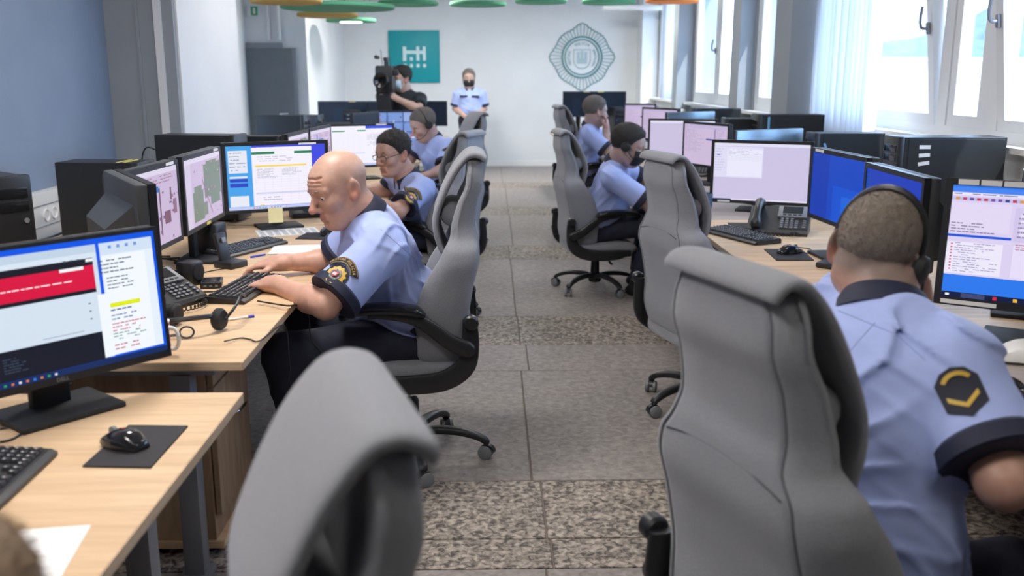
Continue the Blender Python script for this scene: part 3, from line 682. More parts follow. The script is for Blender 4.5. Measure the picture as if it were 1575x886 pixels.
def s_sheet(v=0):
    r = [(0, 0, 1, 1, (64, 74, 222)), (0, 0, .25, 1, (70, 160, 230)), (.25, .05, .86, .97, (240, 236, 248)), (.02, .58, .205, .93, (226, 228, 240)), (.02, .05, .205, .22, (226, 230, 240)), (.25, .86, .86, .90, (34, 128, 84)), (.48, .86, .68, .90, (240, 240, 248)), (.28, .665, .80, .69, (244, 216, 60))]
    r += [(.025, .36, .20, .42, (40, 70, 190)), (.025, .44, .20, .49, (40, 70, 190)), (.025, .50, .20, .53, (220, 226, 240)), (.28, .235, .80, .26, (204, 206, 236)), (.31, .055, .36, .07, (240, 220, 60))]
    r += grid(.28, .10, .80, .66, 6, 14, (206, 200, 222))+lines(.30, .48, .50, .64, 8, (150, 150, 176))+lines(.55, .52, .78, .64, 6, (160, 158, 184))+lines(.3, .74, .84, .84, 3, (190, 186, 210))+lines(.03, .6, .19, .92, 6, (150, 160, 190))+lines(.35, .12, .55, .20, 2, (150, 150, 176))
    if v: r = [(0, 0, 1, 1, (240, 238, 250)), (.56, .93, 1, 1, (60, 84, 226)), (0, 0, 1, .05, (60, 90, 230)), (.02, .86, .22, .89, (60, 150, 100)), (.42, .87, .56, .90, (60, 150, 100)), (0, .30, .54, .33, (214, 212, 238))]+grid(.02, .08, .52, .80, 6, 16, (214, 208, 228))+grid(.56, .1, .95, .82, 3, 9, (222, 216, 232))+lines(.58, .5, .9, .8, 9, (180, 176, 200))
    return r+[(.0, 0, 1, .045, (190, 200, 240))]+taskbar((180, 200, 240), 12, .22)[1:]
def s_pale(v=0):
    if v == 0: r = [(0, 0, 1, 1, (200, 192, 222)), (0, .95, 1, 1, (222, 220, 240)), (0, .40, .52, .94, (218, 216, 240)), (.14, .42, .51, .90, (228, 228, 246)), (.03, .78, .06, .80, (70, 90, 220))]+grid(.15, .70, .50, .78, 8, 3, (196, 192, 222))+lines(.15, .80, .5, .9, 4, (186, 182, 212))+lines(.01, .5, .12, .92, 9, (196, 190, 218))+[(0, 0, 1, .025, (226, 222, 240)), (0, 0, .2, .022, (40, 50, 90))]
    else: r = [(0, 0, 1, 1, (198, 190, 218)), (0, .95, 1, 1, (222, 220, 240)), (.74, .52, .97, .92, (224, 222, 242)), (.74, .70, .97, .71, (180, 176, 206))]+lines(.76, .74, .95, .9, 5, (160, 156, 190))+[(0, 0, 1, .02, (120, 110, 150))]
    return r
def s_list():
    return [(0, 0, 1, 1, (200, 182, 212)), (.70, 0, .74, 1, (150, 136, 176)), (.52, .62, .70, .66, (70, 70, 150)), (0, .9, 1, 1, (190, 176, 210))]+lines(.03, .3, .5, .88, 18, (160, 146, 180))+lines(.76, .2, .97, .9, 22, (164, 150, 186))
def s_blue(v=0):
    r = [(0, 0, 1, 1, (2, 66, 186)), (.45, 0, 1, .55, (0, 78, 202)), (.62, .10, .80, .42, (18, 96, 214)), (0, 0, .35, 1, (0, 54, 170))]
    if v: r = [(0, 0, 1, 1, (2, 52, 176)), (.55, .05, 1, .5, (6, 82, 208)), (.7, .1, .95, .45, (20, 108, 226))]+[(.03+.035*i, .5+.05*j, .045+.035*i, .52+.05*j, (10, 110, 90)) for i in range(2) for j in range(9)]
    else: r += [(.78, .28, .92, .295, (30, 150, 160)), (.80, .2, .92, .21, (30, 150, 160))]
    return r
def s_ui():
    l = (216, 204, 236); r = [(0, 0, 1, 1, (40, 118, 232)), (0, .205, 1, .985, l), (0, .94, 1, .985, (70, 130, 236)), (0, .915, 1, .94, (232, 226, 246)), (.0, .87, 1, .90, (190, 184, 230)), (.0, .60, .30, .85, (222, 212, 240)), (.0, .545, .315, .567, (20, 84, 214)), (.0, .22, .28, .50, (232, 228, 246)), (.33, .22, .62, .50, (226, 218, 244)), (.32, .535, .62, .83, (206, 194, 230)), (.66, .45, 1, .82, (236, 232, 250)), (.655, .22, 1, .43, (200, 188, 226))]
    r += [(.02+.035*k, .872, .04+.035*k, .895, random.Random(k).choice([(90, 70, 150), (190, 60, 80), (60, 70, 140), (210, 150, 60), (120, 80, 160)])) for k in range(17)]
    r += lines(.01, .915, .55, .94, 1, (110, 110, 150))+lines(.01, .58, .28, .68, 4, (96, 90, 124))+[(.02, .25+.028*k, .03, .262+.028*k, (200, 60, 90)) for k in range(9)]+lines(.04, .23, .26, .50, 13, (150, 140, 180))
    r += [(.35, .58+.055*k, .61, .612+.055*k, (228, 222, 244)) for k in range(4)]+lines(.34, .56, .5, .80, 6, (140, 130, 170))+lines(.34, .46, .58, .52, 3, (170, 90, 120))+lines(.5, .36, .62, .46, 4, (170, 160, 190))
    r += [(.67+.17*i, .235+.032*k, .82+.17*i, .252+.032*k, (226, 220, 244)) for i in range(2) for k in range(5)]+lines(.67, .23, .8, .43, 8, (140, 130, 170))
    return r+[(0, 0, 1, .05, (8, 20, 60)), (.10, .005, .22, .045, (60, 70, 110)), (.26, .01, .28, .04, (200, 40, 60)), (.36, .01, .38, .04, (230, 180, 60)), (.02, .015, .04, .035, (230, 235, 245))]
def s_video():
    r = [(0, 0, 1, 1, (30, 60, 120))]; rnd = random.Random(5)
    for i in range(3):
        for j in range(3):
            x, y = .03+.32*i, .04+.32*j; r.append((x, y, x+.30, y+.30, rnd.choice([(150, 170, 220), (190, 190, 225), (120, 150, 210)])))
    for k in range(60): x, y = rnd.uniform(.04, .92), rnd.uniform(.05, .9); r.append((x, y, x+rnd.uniform(.01, .06), y+rnd.uniform(.01, .08), rnd.choice([(230, 226, 240), (60, 70, 120), (100, 110, 170), (170, 120, 150)])))
    return r
def s_dark():
    return [(0, 0, 1, 1, (8, 22, 40)), (.30, 0, .55, .75, (12, 30, 52))]
def monitor(label, loc, rz, w, h, content, zc, tilt=0., bez=.014, back='slim', base=(.24, .17), chin=None, logo=None, tags=(), neck_w=.06):
    # local: screen faces -Y, base centred under it; zc = height of the screen's centre above the desk
    t = thing('monitor', label, 'monitor', loc, rz)
    chin = chin or bez; bw, bh, bd = base[0], base[1], .012
    MB().rbox((0, .02, .007), (bw, bh, .014), .004).build('base', 'black_matte', t)
    MB().rbox((0, .055, zc*.5), (neck_w, .028, zc), .006).build('neck', 'black_matte', t)
    P = bpy.data.objects.new('x', None)
    rot = Matrix.Rotation(-tilt, 3, 'X')
    hb = MB()
    for x0, x1, z0, z1 in ((-w/2-bez, -w/2, -h/2-chin, h/2+bez), (w/2, w/2+bez, -h/2-chin, h/2+bez), (-w/2, w/2, h/2, h/2+bez), (-w/2, w/2, -h/2-chin, -h/2)): hb.box(((x0+x1)/2, 0, (z0+z1)/2), (x1-x0, .022, z1-z0))
    fr = hb.build('bezel', 'black_plastic', t, (0, 0, zc), (-tilt, 0, 0), smooth=False)
    link_mesh('screen', screen_mesh(w, h, content), fr, (0, -.0085, 0))
    sh = MB()
    if back == 'fat':
        sh.rbox((0, .028, 0), (w+2*bez, .036, h+bez+chin), .008)
        a = [(-.44*w, .046, -.46*h), (.44*w, .046, -.46*h), (.44*w, .046, .34*h), (-.44*w, .046, .34*h)]; b = [(-.34*w, .120, -.46*h), (.34*w, .120, -.46*h), (.34*w, .120, .10*h), (-.34*w, .120, .10*h)]
        sh.add(a+b, [(4, 7, 6, 5), (0, 4, 5, 1), (1, 5, 6, 2), (2, 6, 7, 3), (3, 7, 4, 0)])
    else:
        sh.rbox((0, .018, 0), (w+2*bez-.002, .018, h+bez+chin-.002), .006); sh.rbox((0, .036, -.02), (w*.55, .026, h*.55), .012)
    sh.build('rear_shell', {'slim': 'black_matte', 'fat': 'grey_back', 'sky_sheen': 'sky_sheen_back'}[back], fr)
    if logo: text_mb(MB(), logo, .013, frame((0, -.0115, -h/2-chin/2), (1, 0, 0), (0, 0, 1))).build('logo', 'grey_plastic', fr, smooth=False)
    for (x, z, tw, th, m) in tags: MB().box((x, -.0118, z), (tw, .0012, th)).build('sticker', m, fr, smooth=False)
    return t
mat('sky_sheen_back', (.22, .30, .38), .28, .6)  # blue tint paints the reflected window sky onto the monitor back
mat('grey_back', (.05, .055, .062), .5, bump=.08, bscale=300)
W24, H24 = .531, .299
DZ_ = DZT
# left foreground monitor
b = atz(125, 632, DZT)
monitor('wide monitor in the left foreground showing a web page with a red banner', (b.x-.035, b.y-.02, DZT), R(50), W24, H24, s_browser(), .246, R(4), bez=.009, chin=.017, base=(.24, .18), logo='DELL', neck_w=.09)
# bald officer's four
monitor('monitor seen from behind at the near end of the bald officer\'s desk', (-1.09, 2.90, DZT), R(121), .48, .285, s_dark(), .305, 0, bez=.018, back='fat', base=(.22, .17), tags=((-.18, .151, .07, .011, 'label_white'),))
monitor('monitor with a lavender street plan on the bald officer\'s desk', (-1.22, 3.385, DZT), R(89), .53, .275, s_map(1), .295, 0, bez=.018, back='fat', tags=((.19, .147, .08, .011, 'label_white'),))
monitor('monitor with a green and pink map on the bald officer\'s desk', (-1.215, 3.985, DZT), R(91), .53, .275, s_map(2), .300, 0, bez=.018, back='fat', tags=((.20, .147, .07, .011, 'label_white'), (.02, -.147, .06, .012, 'label_yellow')))
b = atz(408, 350, DZT)
monitor('monitor with a spreadsheet and blue sidebar facing the bald officer', (b.x+.075, b.y, DZT), R(26), .50, .318, s_sheet(), .262, 0, bez=.018, base=(.22, .17), tags=((.16, .162, .09, .009, 'label_white'),))
# officer with glasses
b = aty(557, 225, 7.15)
monitor('monitor with a white table in front of the officer with glasses', (b.x, 7.15, DZT), R(24), .47, .29, s_sheet(1), .25, 0, bez=.016, tags=((.15, .153, .08, .01, 'label_white'),))
monitor('dim monitor seen edge-on on the glasses officer\'s desk, nearer of two', (-1.17, 5.76, DZT), R(88), .50, .27, s_map(3), .28, 0, bez=.018)
monitor('dim monitor with a blue stripe on the glasses officer\'s desk, farther of two', (-1.14, 6.34, DZT), R(85), .50, .27, s_map(1), .28, 0, bez=.018)
# officer reading at the left rear
b = aty(608, 200, 9.5)
monitor('monitor with a mosaic of camera pictures below the cameraman', (b.x, 9.5, DZT), R(18), .50, .30, s_video(), .26, 0, bez=.016)
monitor('monitor seen edge-on beside the camera mosaic screen', (-1.16, 8.85, DZT), R(70), .48, .27, s_dark(), .28, 0, bez=.016)
for px, yy, w_, lab in ((527, 11.6, .56, 'dark switched-off screen at the left rear wall, left one'), (588, 11.62, .40, 'dark switched-off screen at the left rear behind the cameraman\'s arm'), (667, 11.65, .30, 'small dark screen at the left rear below the teal sign')):
    b = aty(px, 172, yy); monitor(lab, (b.x, yy, DZT), 0, w_, .27, s_dark(), .31, 0, bez=.014, tags=((.12, .142, .08, .01, 'label_yellow'),) if w_ > .35 else ())
# right row
monitor('monitor with a lavender form program in front of the shaven-headed officer', (1.575, 2.60, DZT), R(-33), .53, .33, s_ui(), .285, R(6), bez=.020, chin=.024, base=(.30, .22), logo='hp', tags=((-.225, .175, .055, .016, 'label_white'), (-.165, .175, .055, .016, 'label_white'), (-.105, .175, .055, .016, 'label_white'), (-.19, -.178, .15, .012, 'label_white')))
b = atz(1150, 326, DZT)
monitor('monitor with a pale lavender desktop and white window beside the right-row telephone', (b.x+.07, b.y+.03, DZT), R(-24), .53, .325, s_pale(0), .222, 0, bez=.018, base=(.25, .17), tags=((-.2, -.171, .07, .01, 'label_white'),))
monitor('monitor with a plain blue desktop right of the telephone', (1.455, 3.95, DZT), R(-87), .53, .275, s_blue(0), .295, 0, bez=.018, back='fat', tags=((-.19, .147, .09, .012, 'label_white'),))
monitor('monitor with a blue desktop and green icons behind the shaven head', (1.40, 3.26, DZT), R(-93), .53, .275, s_blue(1), .29, 0, bez=.018, back='fat')
monitor('monitor turned away just behind the form program screen on the right', (1.72, 3.0, DZT), R(-118), .48, .275, s_dark(), .295, 0, bez=.018, back='fat', base=(.22, .17))
b = aty(1043, 215, 7.5)
monitor('monitor with an empty lavender desktop in front of the masked officer', (b.x, 7.35, DZT), R(-14), .49, .30, s_pale(1), .27, 0, bez=.016)
monitor('monitor with a pinkish list seen edge-on beyond the telephone desk', (1.52, 6.75, DZT), R(-66), .50, .28, s_list(), .28, 0, bez=.018)
monitor('monitor seen from behind with its back catching window light, right row', (1.66, 5.72, DZT), R(-152), .50, .28, s_dark(), .29, 0, bez=.018, back='sky_sheen', tags=((-.2, .15, .08, .012, 'label_yellow'),))
b = aty(984, 175, 9.9)
monitor('monitor with a lavender list beside the officer resting his chin', (b.x, 9.9, DZT), R(-12), .30, .32, s_list(), .30, 0, bez=.016)
monitor('far monitor turned edge-on behind the lavender list screen', (1.62, 9.2, DZT), R(-60), .50, .28, s_list(), .30, 0, bez=.018)
monitor('farthest monitor seen from behind in the right row', (1.75, 8.45, DZT), R(-152), .50, .28, s_dark(), .29, 0, bez=.018, back='sky_sheen')
for px, lab in ((890, 'dark switched-off screen below the police emblem, left of the pair'), (938, 'dark switched-off screen below the police emblem, right of the pair')):
    b = aty(px, 160, 12.3); monitor(lab, (b.x, 12.3, DZT), 0, .39, .30, s_dark(), .40, 0, bez=.010, tags=((.10 if px < 900 else -.12, .154, .08, .01, 'label_yellow'),))
# ------------------------------------------------------------------ PC towers (front faces local +X)
def pc(label, x, y, rz, L=.42, W=.18, Hh=.43, feat='plain', z=DZT):
    t = thing('computer_tower', label, 'computer', (x, y, z), rz)
    MB().rbox((-.012, 0, Hh/2+.008), (L-.03, W-.004, Hh-.012), .003).build('case', 'pc_black', t, smooth=False)
    fp = MB().rbox((L/2-.014, 0, Hh/2+.008), (.034, W, Hh-.006), .008).build('front_panel', 'black_plastic', t)
    for k, zz in enumerate((Hh-.055, Hh-.10)): MB().rbox((L/2+.003, 0, zz), (.004, W-.034, .036), .002).build('drive_bay', 'black_gloss', fp)
    MB().lathe([(.001, 0), (.009, 0), (.009, .003), (.001, .003)], 14, c=(L/2+.003, W/2-.03, Hh-.15), rot=Matrix.Rotation(PI/2, 3, 'Y')).build('power_button', 'grey_plastic', fp)
    MB().box((L/2+.004, -W/2+.03, Hh-.15), (.003, .004, .004)).build('power_light', 'led_blue', fp)
    for k in range(7): MB().box((L/2+.003, 0, .05+.024*k), (.003, W-.05, .010)).build('vent_slat', 'black_matte', fp)
    for sx in (-1, 1):
        for sy in (-1, 1): MB().cyl((sx*(L/2-.05), sy*(W/2-.03), 0), (sx*(L/2-.05), sy*(W/2-.03), .012), .012, n=10).build('foot', 'black_matte', t)
    # side panel with a shallow pressed ring and thumb screws at the back
    for sy in (-1, 1):
        MB().rbox((-.02, sy*(W/2-.001), Hh/2+.008), (L-.06, .003, Hh-.03), .001).build('side_panel', 'pc_black', t, smooth=False)
    if feat == 'yellow':
        for k in range(2): MB().box((L/2-.07-.03*k, 0, Hh+.0025), (.014, W*.8, .001)).build('sticker', 'label_yellow', t, smooth=False)
    if feat == 'bars':
        for k in range(3): MB().box((L/2-.13, W/2+.002, Hh-.045-.04*k), (.055, .001, .018), Matrix.Rotation(R(4*k), 3, 'Y')).build('sticker', 'label_white', t, smooth=False)
    if feat == 'stripe': MB().box((L/2-.075, W/2+.002, Hh-.08), (.016, .001, .13)).build('sticker', 'label_blue', t, smooth=False)
    if feat == 'flag': MB().box((L/2-.06, W/2+.002, Hh-.07), (.014, .001, .03), Matrix.Rotation(R(25), 3, 'Y')).build('sticker', 'label_blue', t, smooth=False)
    if feat == 'front2':
        for k in range(2): MB().box((L/2+.004, 0, Hh-.10-.05*k), (.001, .05, .03)).build('sticker', 'label_white', t, smooth=False)
    return t
pc('black tower computer at the left edge with its front grille showing', -1.80, 3.32, R(-38), feat='plain', W=.19)
pc('black tower computer with two yellow stickers on top by the left wall', -1.745, 4.32, R(-4), feat='yellow', Hh=.385, L=.38)
pc('black tower computer below the left wall pier, top reaching the white wall face', -1.55, 5.12, R(-8), Hh=.455, L=.44)
pc('low black tower computer half hidden behind the spreadsheet screen', -1.46, 5.9, R(-6), Hh=.40, L=.36, W=.17)
p = aty(433, 180, 7.9); pc('black tower computer with two white stickers in front of the grey door', p.x, 7.95, R(-6), Hh=.44, L=.40, feat='front2')
p = aty(525, 185, 9.0); pc('black tower computer lying low left of the camera mosaic screen', p.x, 8.9, R(-6), Hh=.33, L=.42)
p = aty(482, 190, 9.0); pc('small black tower computer behind the white-stickered tower', p.x-.1, 9.0, R(-10), Hh=.40, L=.36)
pc('black tower computer with three white barcode stickers below the large window', 2.262, 4.72, R(180), L=.54, Hh=.465, feat='bars')
pc('black tower computer with a small blue tag below the white blind', 2.13, 5.72, R(180), L=.42, Hh=.425, feat='flag')
pc('black tower computer with a pale blue stripe in the right row', 2.20, 7.08, R(180), L=.49, Hh=.48, feat='stripe')
pc('black tower computer partly hidden behind the blue-striped tower', 1.98, 7.33, R(176), L=.40, Hh=.44)
p = aty(1100, 168, 9.3); pc('wide black tower computer below the open window sash', p.x, 9.3, R(180), L=.46, Hh=.45, W=.2)
p = aty(955, 175, 11.95); pc('black tower computer standing in front of the dark screen below the emblem', p.x, 12.02, R(-80), L=.30, W=.24, Hh=.37)
p = aty(507, 175, 11.3); pc('black tower computer reflected beside the dark screens at the left rear', p.x+.25, 11.36, R(-90), L=.25, Hh=.36)

# ------------------------------------------------------------------ keyboards, mice, phones (user sits towards local -Y)
KEY = None; KM = {}
def keyboard(label, x, y, rz, w=.44, d=.148, detail=True, z=DZT):
    t = thing('keyboard', label, 'keyboard', (x, y, z), rz)
    Mr = Matrix.Rotation(R(5), 3, 'X')
    body = []
    for yy, zz in ((-d/2, .010), (-d/2+.012, .016), (d/2-.008, .026), (d/2, .020)): body.append([(-w/2, yy, .002), (w/2, yy, .002), (w/2, yy, zz), (-w/2, yy, zz)])
    MB().loft(body).build('body', 'black_plastic', t, smooth=False)
    for sx in (-1, 1): MB().box((sx*(w/2-.04), d/2-.012, .001), (.04, .012, .004)).build('foot', 'black_matte', t)
    rows = [[1]*13, [1]*13+[2], [1.5]+[1]*12+[1.5], [1.75]+[1]*11+[2.25], [2.25]+[1]*10+[2.75], [1.25, 1.25, 1.25, 6.25, 1.25, 1.25, 1.25, 1.25]]
    u = .0187*(w/.44); specs = []
    for r, row in enumerate(rows):
        yy = d/2-.022-r*.0188-(.004 if r else 0); x0 = -w/2+.012
        tot = sum(row); k = 15/tot if r == 0 else 1
        for q in row: specs.append((x0+q*u*k/2, yy, q*u*k-.0022)); x0 += q*u*k
        for c in range(3):
            if r in (0, 1, 2) or (r == 4 and c == 1) or r == 5: specs.append((-w/2+.012+15*u+.008+(c+.5)*u, yy, u-.0022))
        if r:
            for c in range(4): specs.append((-w/2+.012+15*u+.016+(3.5+c)*u if False else w/2-.010-(3.5-c)*u, yy, u-.0022))
    joined = MB()
    for i, (kx, ky, kw) in enumerate(specs):
        kz = .0165+(ky+d/2)/d*.0105; key = round(kw, 4)
        def kmesh(mb, ox, oy, oz):
            a, b, h = kw/2, .0083, .0065
            mb.add([(ox-a, oy-b, oz), (ox+a, oy-b, oz), (ox+a, oy+b, oz), (ox-a, oy+b, oz), (ox-a+.0025, oy-b+.002, oz+h), (ox+a-.0025, oy-b+.002, oz+h), (ox+a-.0025, oy+b-.002, oz+h), (ox-a+.0025, oy+b-.002, oz+h)], [(4, 5, 6, 7), (0, 1, 5, 4), (1, 2, 6, 5), (2, 3, 7, 6), (3, 0, 4, 7)])
            mb.cur = 1; mb.add([(ox-.0028-.001, oy-.0005, oz+h+.0002), (ox+.001-.001, oy-.0005, oz+h+.0002), (ox+.001-.001, oy+.0045, oz+h+.0002), (ox-.0028-.001, oy+.0045, oz+h+.0002)], [(0, 1, 2, 3)]); mb.cur = 0
        if detail:
            if key not in KM:
                mb = MB(); kmesh(mb, 0, 0, 0); KM[key] = mb.mesh('key', ['key_black', 'key_print'], False)
            link_mesh('key', KM[key], t, (kx, ky, kz))
        else: kmesh(joined, kx, ky, kz)
    if not detail: tag(joined.build('keys', ['key_black', 'key_print'], t, smooth=False), kind='stuff')
    return t
def mouse(label, x, y, rz, z=DZT):
    t = thing('computer_mouse', label, 'mouse', (x, y, z), rz); rings = []
    for k in range(13):
        u = k/12; yy = -.055+.11*u; w = .031*math.sin(PI*(.12+.76*u))**.6; h = interp(u, [(0, .012), (.35, .036), (.6, .034), (1, .012)])
        ring = [(w*math.cos(a), yy, .002) if math.sin(a) < 0 else (w*math.copysign(abs(math.cos(a))**.8, math.cos(a)), yy, .002+h*math.sin(a)**.7) for a in [2*PI*j/18 for j in range(18)]]
        rings.append(ring)
    MB().loft(rings).build('shell', 'black_gloss', t, ang=70)
    MB().cyl((-.004, .030, .028), (.004, .030, .028), .010, n=14).build('wheel', 'grey_plastic', t)
    MB().box((0, .0, .0385), (.006, .006, .001)).build('logo', 'patch_red', t, smooth=False)
    return t
def pad(label, pts, z=DZT, th=.004):
    c = sum((Vector((p[0], p[1], 0)) for p in pts), Vector())/len(pts)
    o = MB().prism([(p[0]-c.x, p[1]-c.y) for p in pts], th).build('mouse_pad', 'rubber_mat', None, (c.x, c.y, z), smooth=False)
    return tag(o, label, 'mouse pad')
def phone(label, x, y, rz, z=DZT, note=False, sc=1.0):
    t = thing('desk_phone', label, 'telephone', (x, y, z), rz); t.scale = (sc,)*3; t['group'] = 'desk telephones'
    # wedge body tilted to the user; handset on the left
    prof = [(-.095, .012), (-.085, .024), (.085, .105), (.098, .098), (.098, .0), (-.095, .0)]
    rings = [[(xx, a, b) for a, b in prof] for xx in (-.13, .13)]
    MB().loft(rings).build('body', 'black_plastic', t, smooth=False)
    ang = math.atan2(.081, .17); Mr = Matrix.Rotation(ang, 3, 'X'); o = Vector((0, -.085, .024))
    def on(u, v, h): return o+Mr @ Vector((u, v, h))
    scr = MB().rbox(on(.055, .137, .004), (.125, .085, .012), .004, Mr).build('screen_frame', 'grey_plastic', t)
    MB().box(on(.055, .145, .0108), (.085, .052, .002), Mr).build('display', 'black_gloss', scr, smooth=False)
    for k in range(4): MB().box(on(.022+.022*k, .106, .0108), (.014, .006, .003), Mr).build('soft_key', 'black_plastic', scr, smooth=False)
    for r in range(5):
        for c in range(4 if r < 4 else 3):
            MB().rbox(on(.015+.021*c, .018+.0165*r, .003), (.014, .010, .006), .002, Mr, 1).build('button', 'grey_plastic', t, smooth=False)
    for r in range(4): MB().rbox(on(.110, .022+.017*r, .003), (.014, .009, .006), .002, Mr, 1).build('button', 'grey_plastic', t, smooth=False)
    hs = MB(); P = spline([on(-.09, -.010, .012), on(-.09, .02, .034), on(-.09, .085, .046), on(-.09, .15, .034), on(-.09, .185, .012)], 22)
    hs.tube(P, [interp(k/22, [(0, .020), (.15, .025), (.35, .0165), (.65, .0165), (.85, .025), (1, .020)]) for k in range(23)], 14).build('handset', 'black_plastic', t, ang=60)
    if note: MB().box(on(-.02, .158, .015), (.10, .045, .001), Mr).build('sticky_note', 'paper_yellow', t, smooth=False)
    # coiled cord
    c0 = on(-.09, -.01, .005); path = []
    cl = spline([(-.09, -.09, .02), (-.06, -.14, .012), (.0, -.165, .012), (.06, -.15, .012), (.09, -.11, .012), (.06, -.10, .010)], 140)
    for k, p in enumerate(cl): path.append(p+Vector((.0065*math.cos(k*.95), .0, .0065*math.sin(k*.95)+.002)))
    MB().tube(path, .0022, 5).build('coil_cord', 'cable_black', t)
    return t
def cable(label, pts, r=.003, m='cable_black', n=40, name='cable'):
    P = spline(pts, n); c = P[0].copy()
    return tag(MB().tube([p-c for p in P], r, 6).build(name, m, None, c), label, 'cable')
D = DZT
# --- left foreground desk
def wz(px, py, h=0): return atz(px, py, D+h)
pad('black rectangular mouse pad on the left foreground desk', [wz(198, 656)[:2], wz(127, 719)[:2], wz(232, 721)[:2], wz(289, 657)[:2]])
p = wz(192, 688); mouse('black mouse with a red dot on the left foreground mouse pad', p.x, p.y, R(62), D+.004)
p = wz(100, 703); keyboard('black keyboard at the left edge of the foreground desk', p.x-.085, p.y-.215, R(92), .44, .15)
p = wz(85, 850); tag(MB().box((0, 0, .0008), (.15, .21, .0016)).build('paper_sheet', 'paper', None, (p.x-.04, p.y-.02, D), (0, 0, R(8)), smooth=False), 'white paper sheet at the bottom left corner of the desk', 'paper')
cable('black cable looping behind the left foreground monitor stand', [wz(0, 632, .004), wz(40, 628, .004), wz(75, 612, .004), wz(110, 590, .02)], .003)
cable('second black cable crossing the desk behind the foreground monitor stand', [wz(0, 650, .004), wz(30, 640, .004), wz(60, 622, .004), wz(95, 606, .006)], .0035)
cable('thin black cable curl at the left edge of the foreground desk', [wz(0, 660, .003), wz(30, 656, .003), wz(42, 660, .003), wz(20, 675, .003), wz(0, 680, .003)], .0025)
# --- bald officer's desk
p = wz(372, 458); keyboard('black keyboard under the bald officer\'s hands', p.x-.01, p.y+.11, R(83), .42, .145)
p = wz(372, 386); keyboard('black keyboard at the foot of the map monitors, behind the cradle', p.x+.015, p.y+.02, R(66), .42, .145, False)
p = wz(262, 470); phone('black desk telephone with a yellow sticky note beside the red dotted mug', p.x-.035, p.y+.0, R(62), note=True)
# mug with polka dots
p = wz(228, 545); t = thing('mug', 'red mug with white dots and white handle behind the foreground monitor', 'mug', (p.x+.02, p.y+.005, D), R(-15))
mg = MB().lathe([(.004, .003), (.034, .003), (.038, .0), (.041, .02), (.043, .085), (.0425, .092), (.039, .092), (.038, .02), (.004, .012)], 28).build('body', 'red_gloss', t)
for k in range(9):
    for zz, o_ in ((.025, 0), (.062, .35)):
        a = 2*PI*k/9+o_; rr = .0405+.02*zz; MB().lathe([(.001, -.001), (.0075, -.001), (.0075, .0012), (.001, .0012)], 12, c=(rr*math.cos(a), rr*math.sin(a), zz), rot=rot_to((math.cos(a), math.sin(a), 0))).build('dot', 'ceramic', mg)
MB().tube(spline([(.040, 0, .018), (.065, 0, .020), (.076, 0, .045), (.068, 0, .075), (.042, 0, .080)], 18), .0055, 10).build('handle', 'ceramic', t)
MB().lathe([(.037, .0905), (.0435, .0905), (.0435, .094), (.037, .094)], 28).build('rim', 'ceramic', t)
# little speaker, charging cradle, small box, pen, headset
p = wz(290, 440); t = thing('desk_speaker', 'small black cube loudspeaker behind the left desk telephone', 'speaker', (p.x, p.y+.03, D), R(70))
MB().rbox((0, 0, .045), (.075, .075, .09), .012).build('cabinet', 'black_plastic', t); MB().lathe([(.002, 0), (.028, 0), (.031, .003), (.002, .003)], 20, c=(0, -.0375, .05), rot=rot_to((0, -1, 0))).build('grille', 'black_matte', t)
p = wz(318, 395); t = thing('desk_speaker', 'larger black loudspeaker box under the green map monitor', 'speaker', (p.x+.01, p.y+.06, D), R(75))
MB().rbox((0, 0, .07), (.09, .10, .14), .01).build('cabinet', 'black_plastic', t); MB().lathe([(.002, 0), (.032, 0), (.035, .003), (.002, .003)], 20, c=(0, -.050, .08), rot=rot_to((0, -1, 0))).build('grille', 'black_matte', t); MB().lathe([(.002, 0), (.012, 0), (.012, .004), (.002, .004)], 16, c=(.0, -.050, .025), rot=rot_to((0, -1, 0))).build('knob', 'grey_plastic', t)
p = wz(357, 412); t = thing('charging_cradle', 'upright black charging cradle between the two keyboards', 'cradle', (p.x-.01, p.y+.02, D), R(60))
MB().rbox((0, 0, .014), (.095, .10, .028), .006).build('base', 'black_plastic', t); MB().rbox((0, .042, .075), (.055, .020, .125), .006, Matrix.Rotation(R(-14), 3, 'X')).build('upright', 'black_plastic', t); MB().rbox((0, .030, .11), (.02, .003, .02), .001, Matrix.Rotation(R(-14), 3, 'X')).build('emblem_plate', 'grey_plastic', t)
p = wz(326, 440); t = thing('card_reader', 'small flat black box beside the left telephone', 'box', (p.x, p.y, D), R(12)); MB().rbox((0, 0, .012), (.075, .105, .024), .004).build('body', 'black_plastic', t); MB().box((0, 0, .0243), (.06, .08, .001)).build('lid', 'black_gloss', t); 
for k in range(3): MB().box((-.02+.02*k, -.0528, .012), (.010, .001, .007)).build('port', 'grey_plastic', t)
def pen(label, a, b, m1='ceramic', m2='pen_blue'):
    t = thing('pen', label, 'pen', a); d = b-a; 
    MB().cyl((0, 0, .004), d*.78+Vector((0, 0, .004)), .004, n=10).build('barrel', m1, t); MB().cyl(d*.78+Vector((0, 0, .004)), d+Vector((0, 0, .004)), .0048, n=10).build('cap', m2, t)
pen('white ballpoint with a blue cap in front of the bald officer\'s keyboard', wz(347, 494), wz(391, 488)); pen('short blue pen behind the bald officer\'s hand', wz(408, 393), wz(386, 397), 'pen_blue')
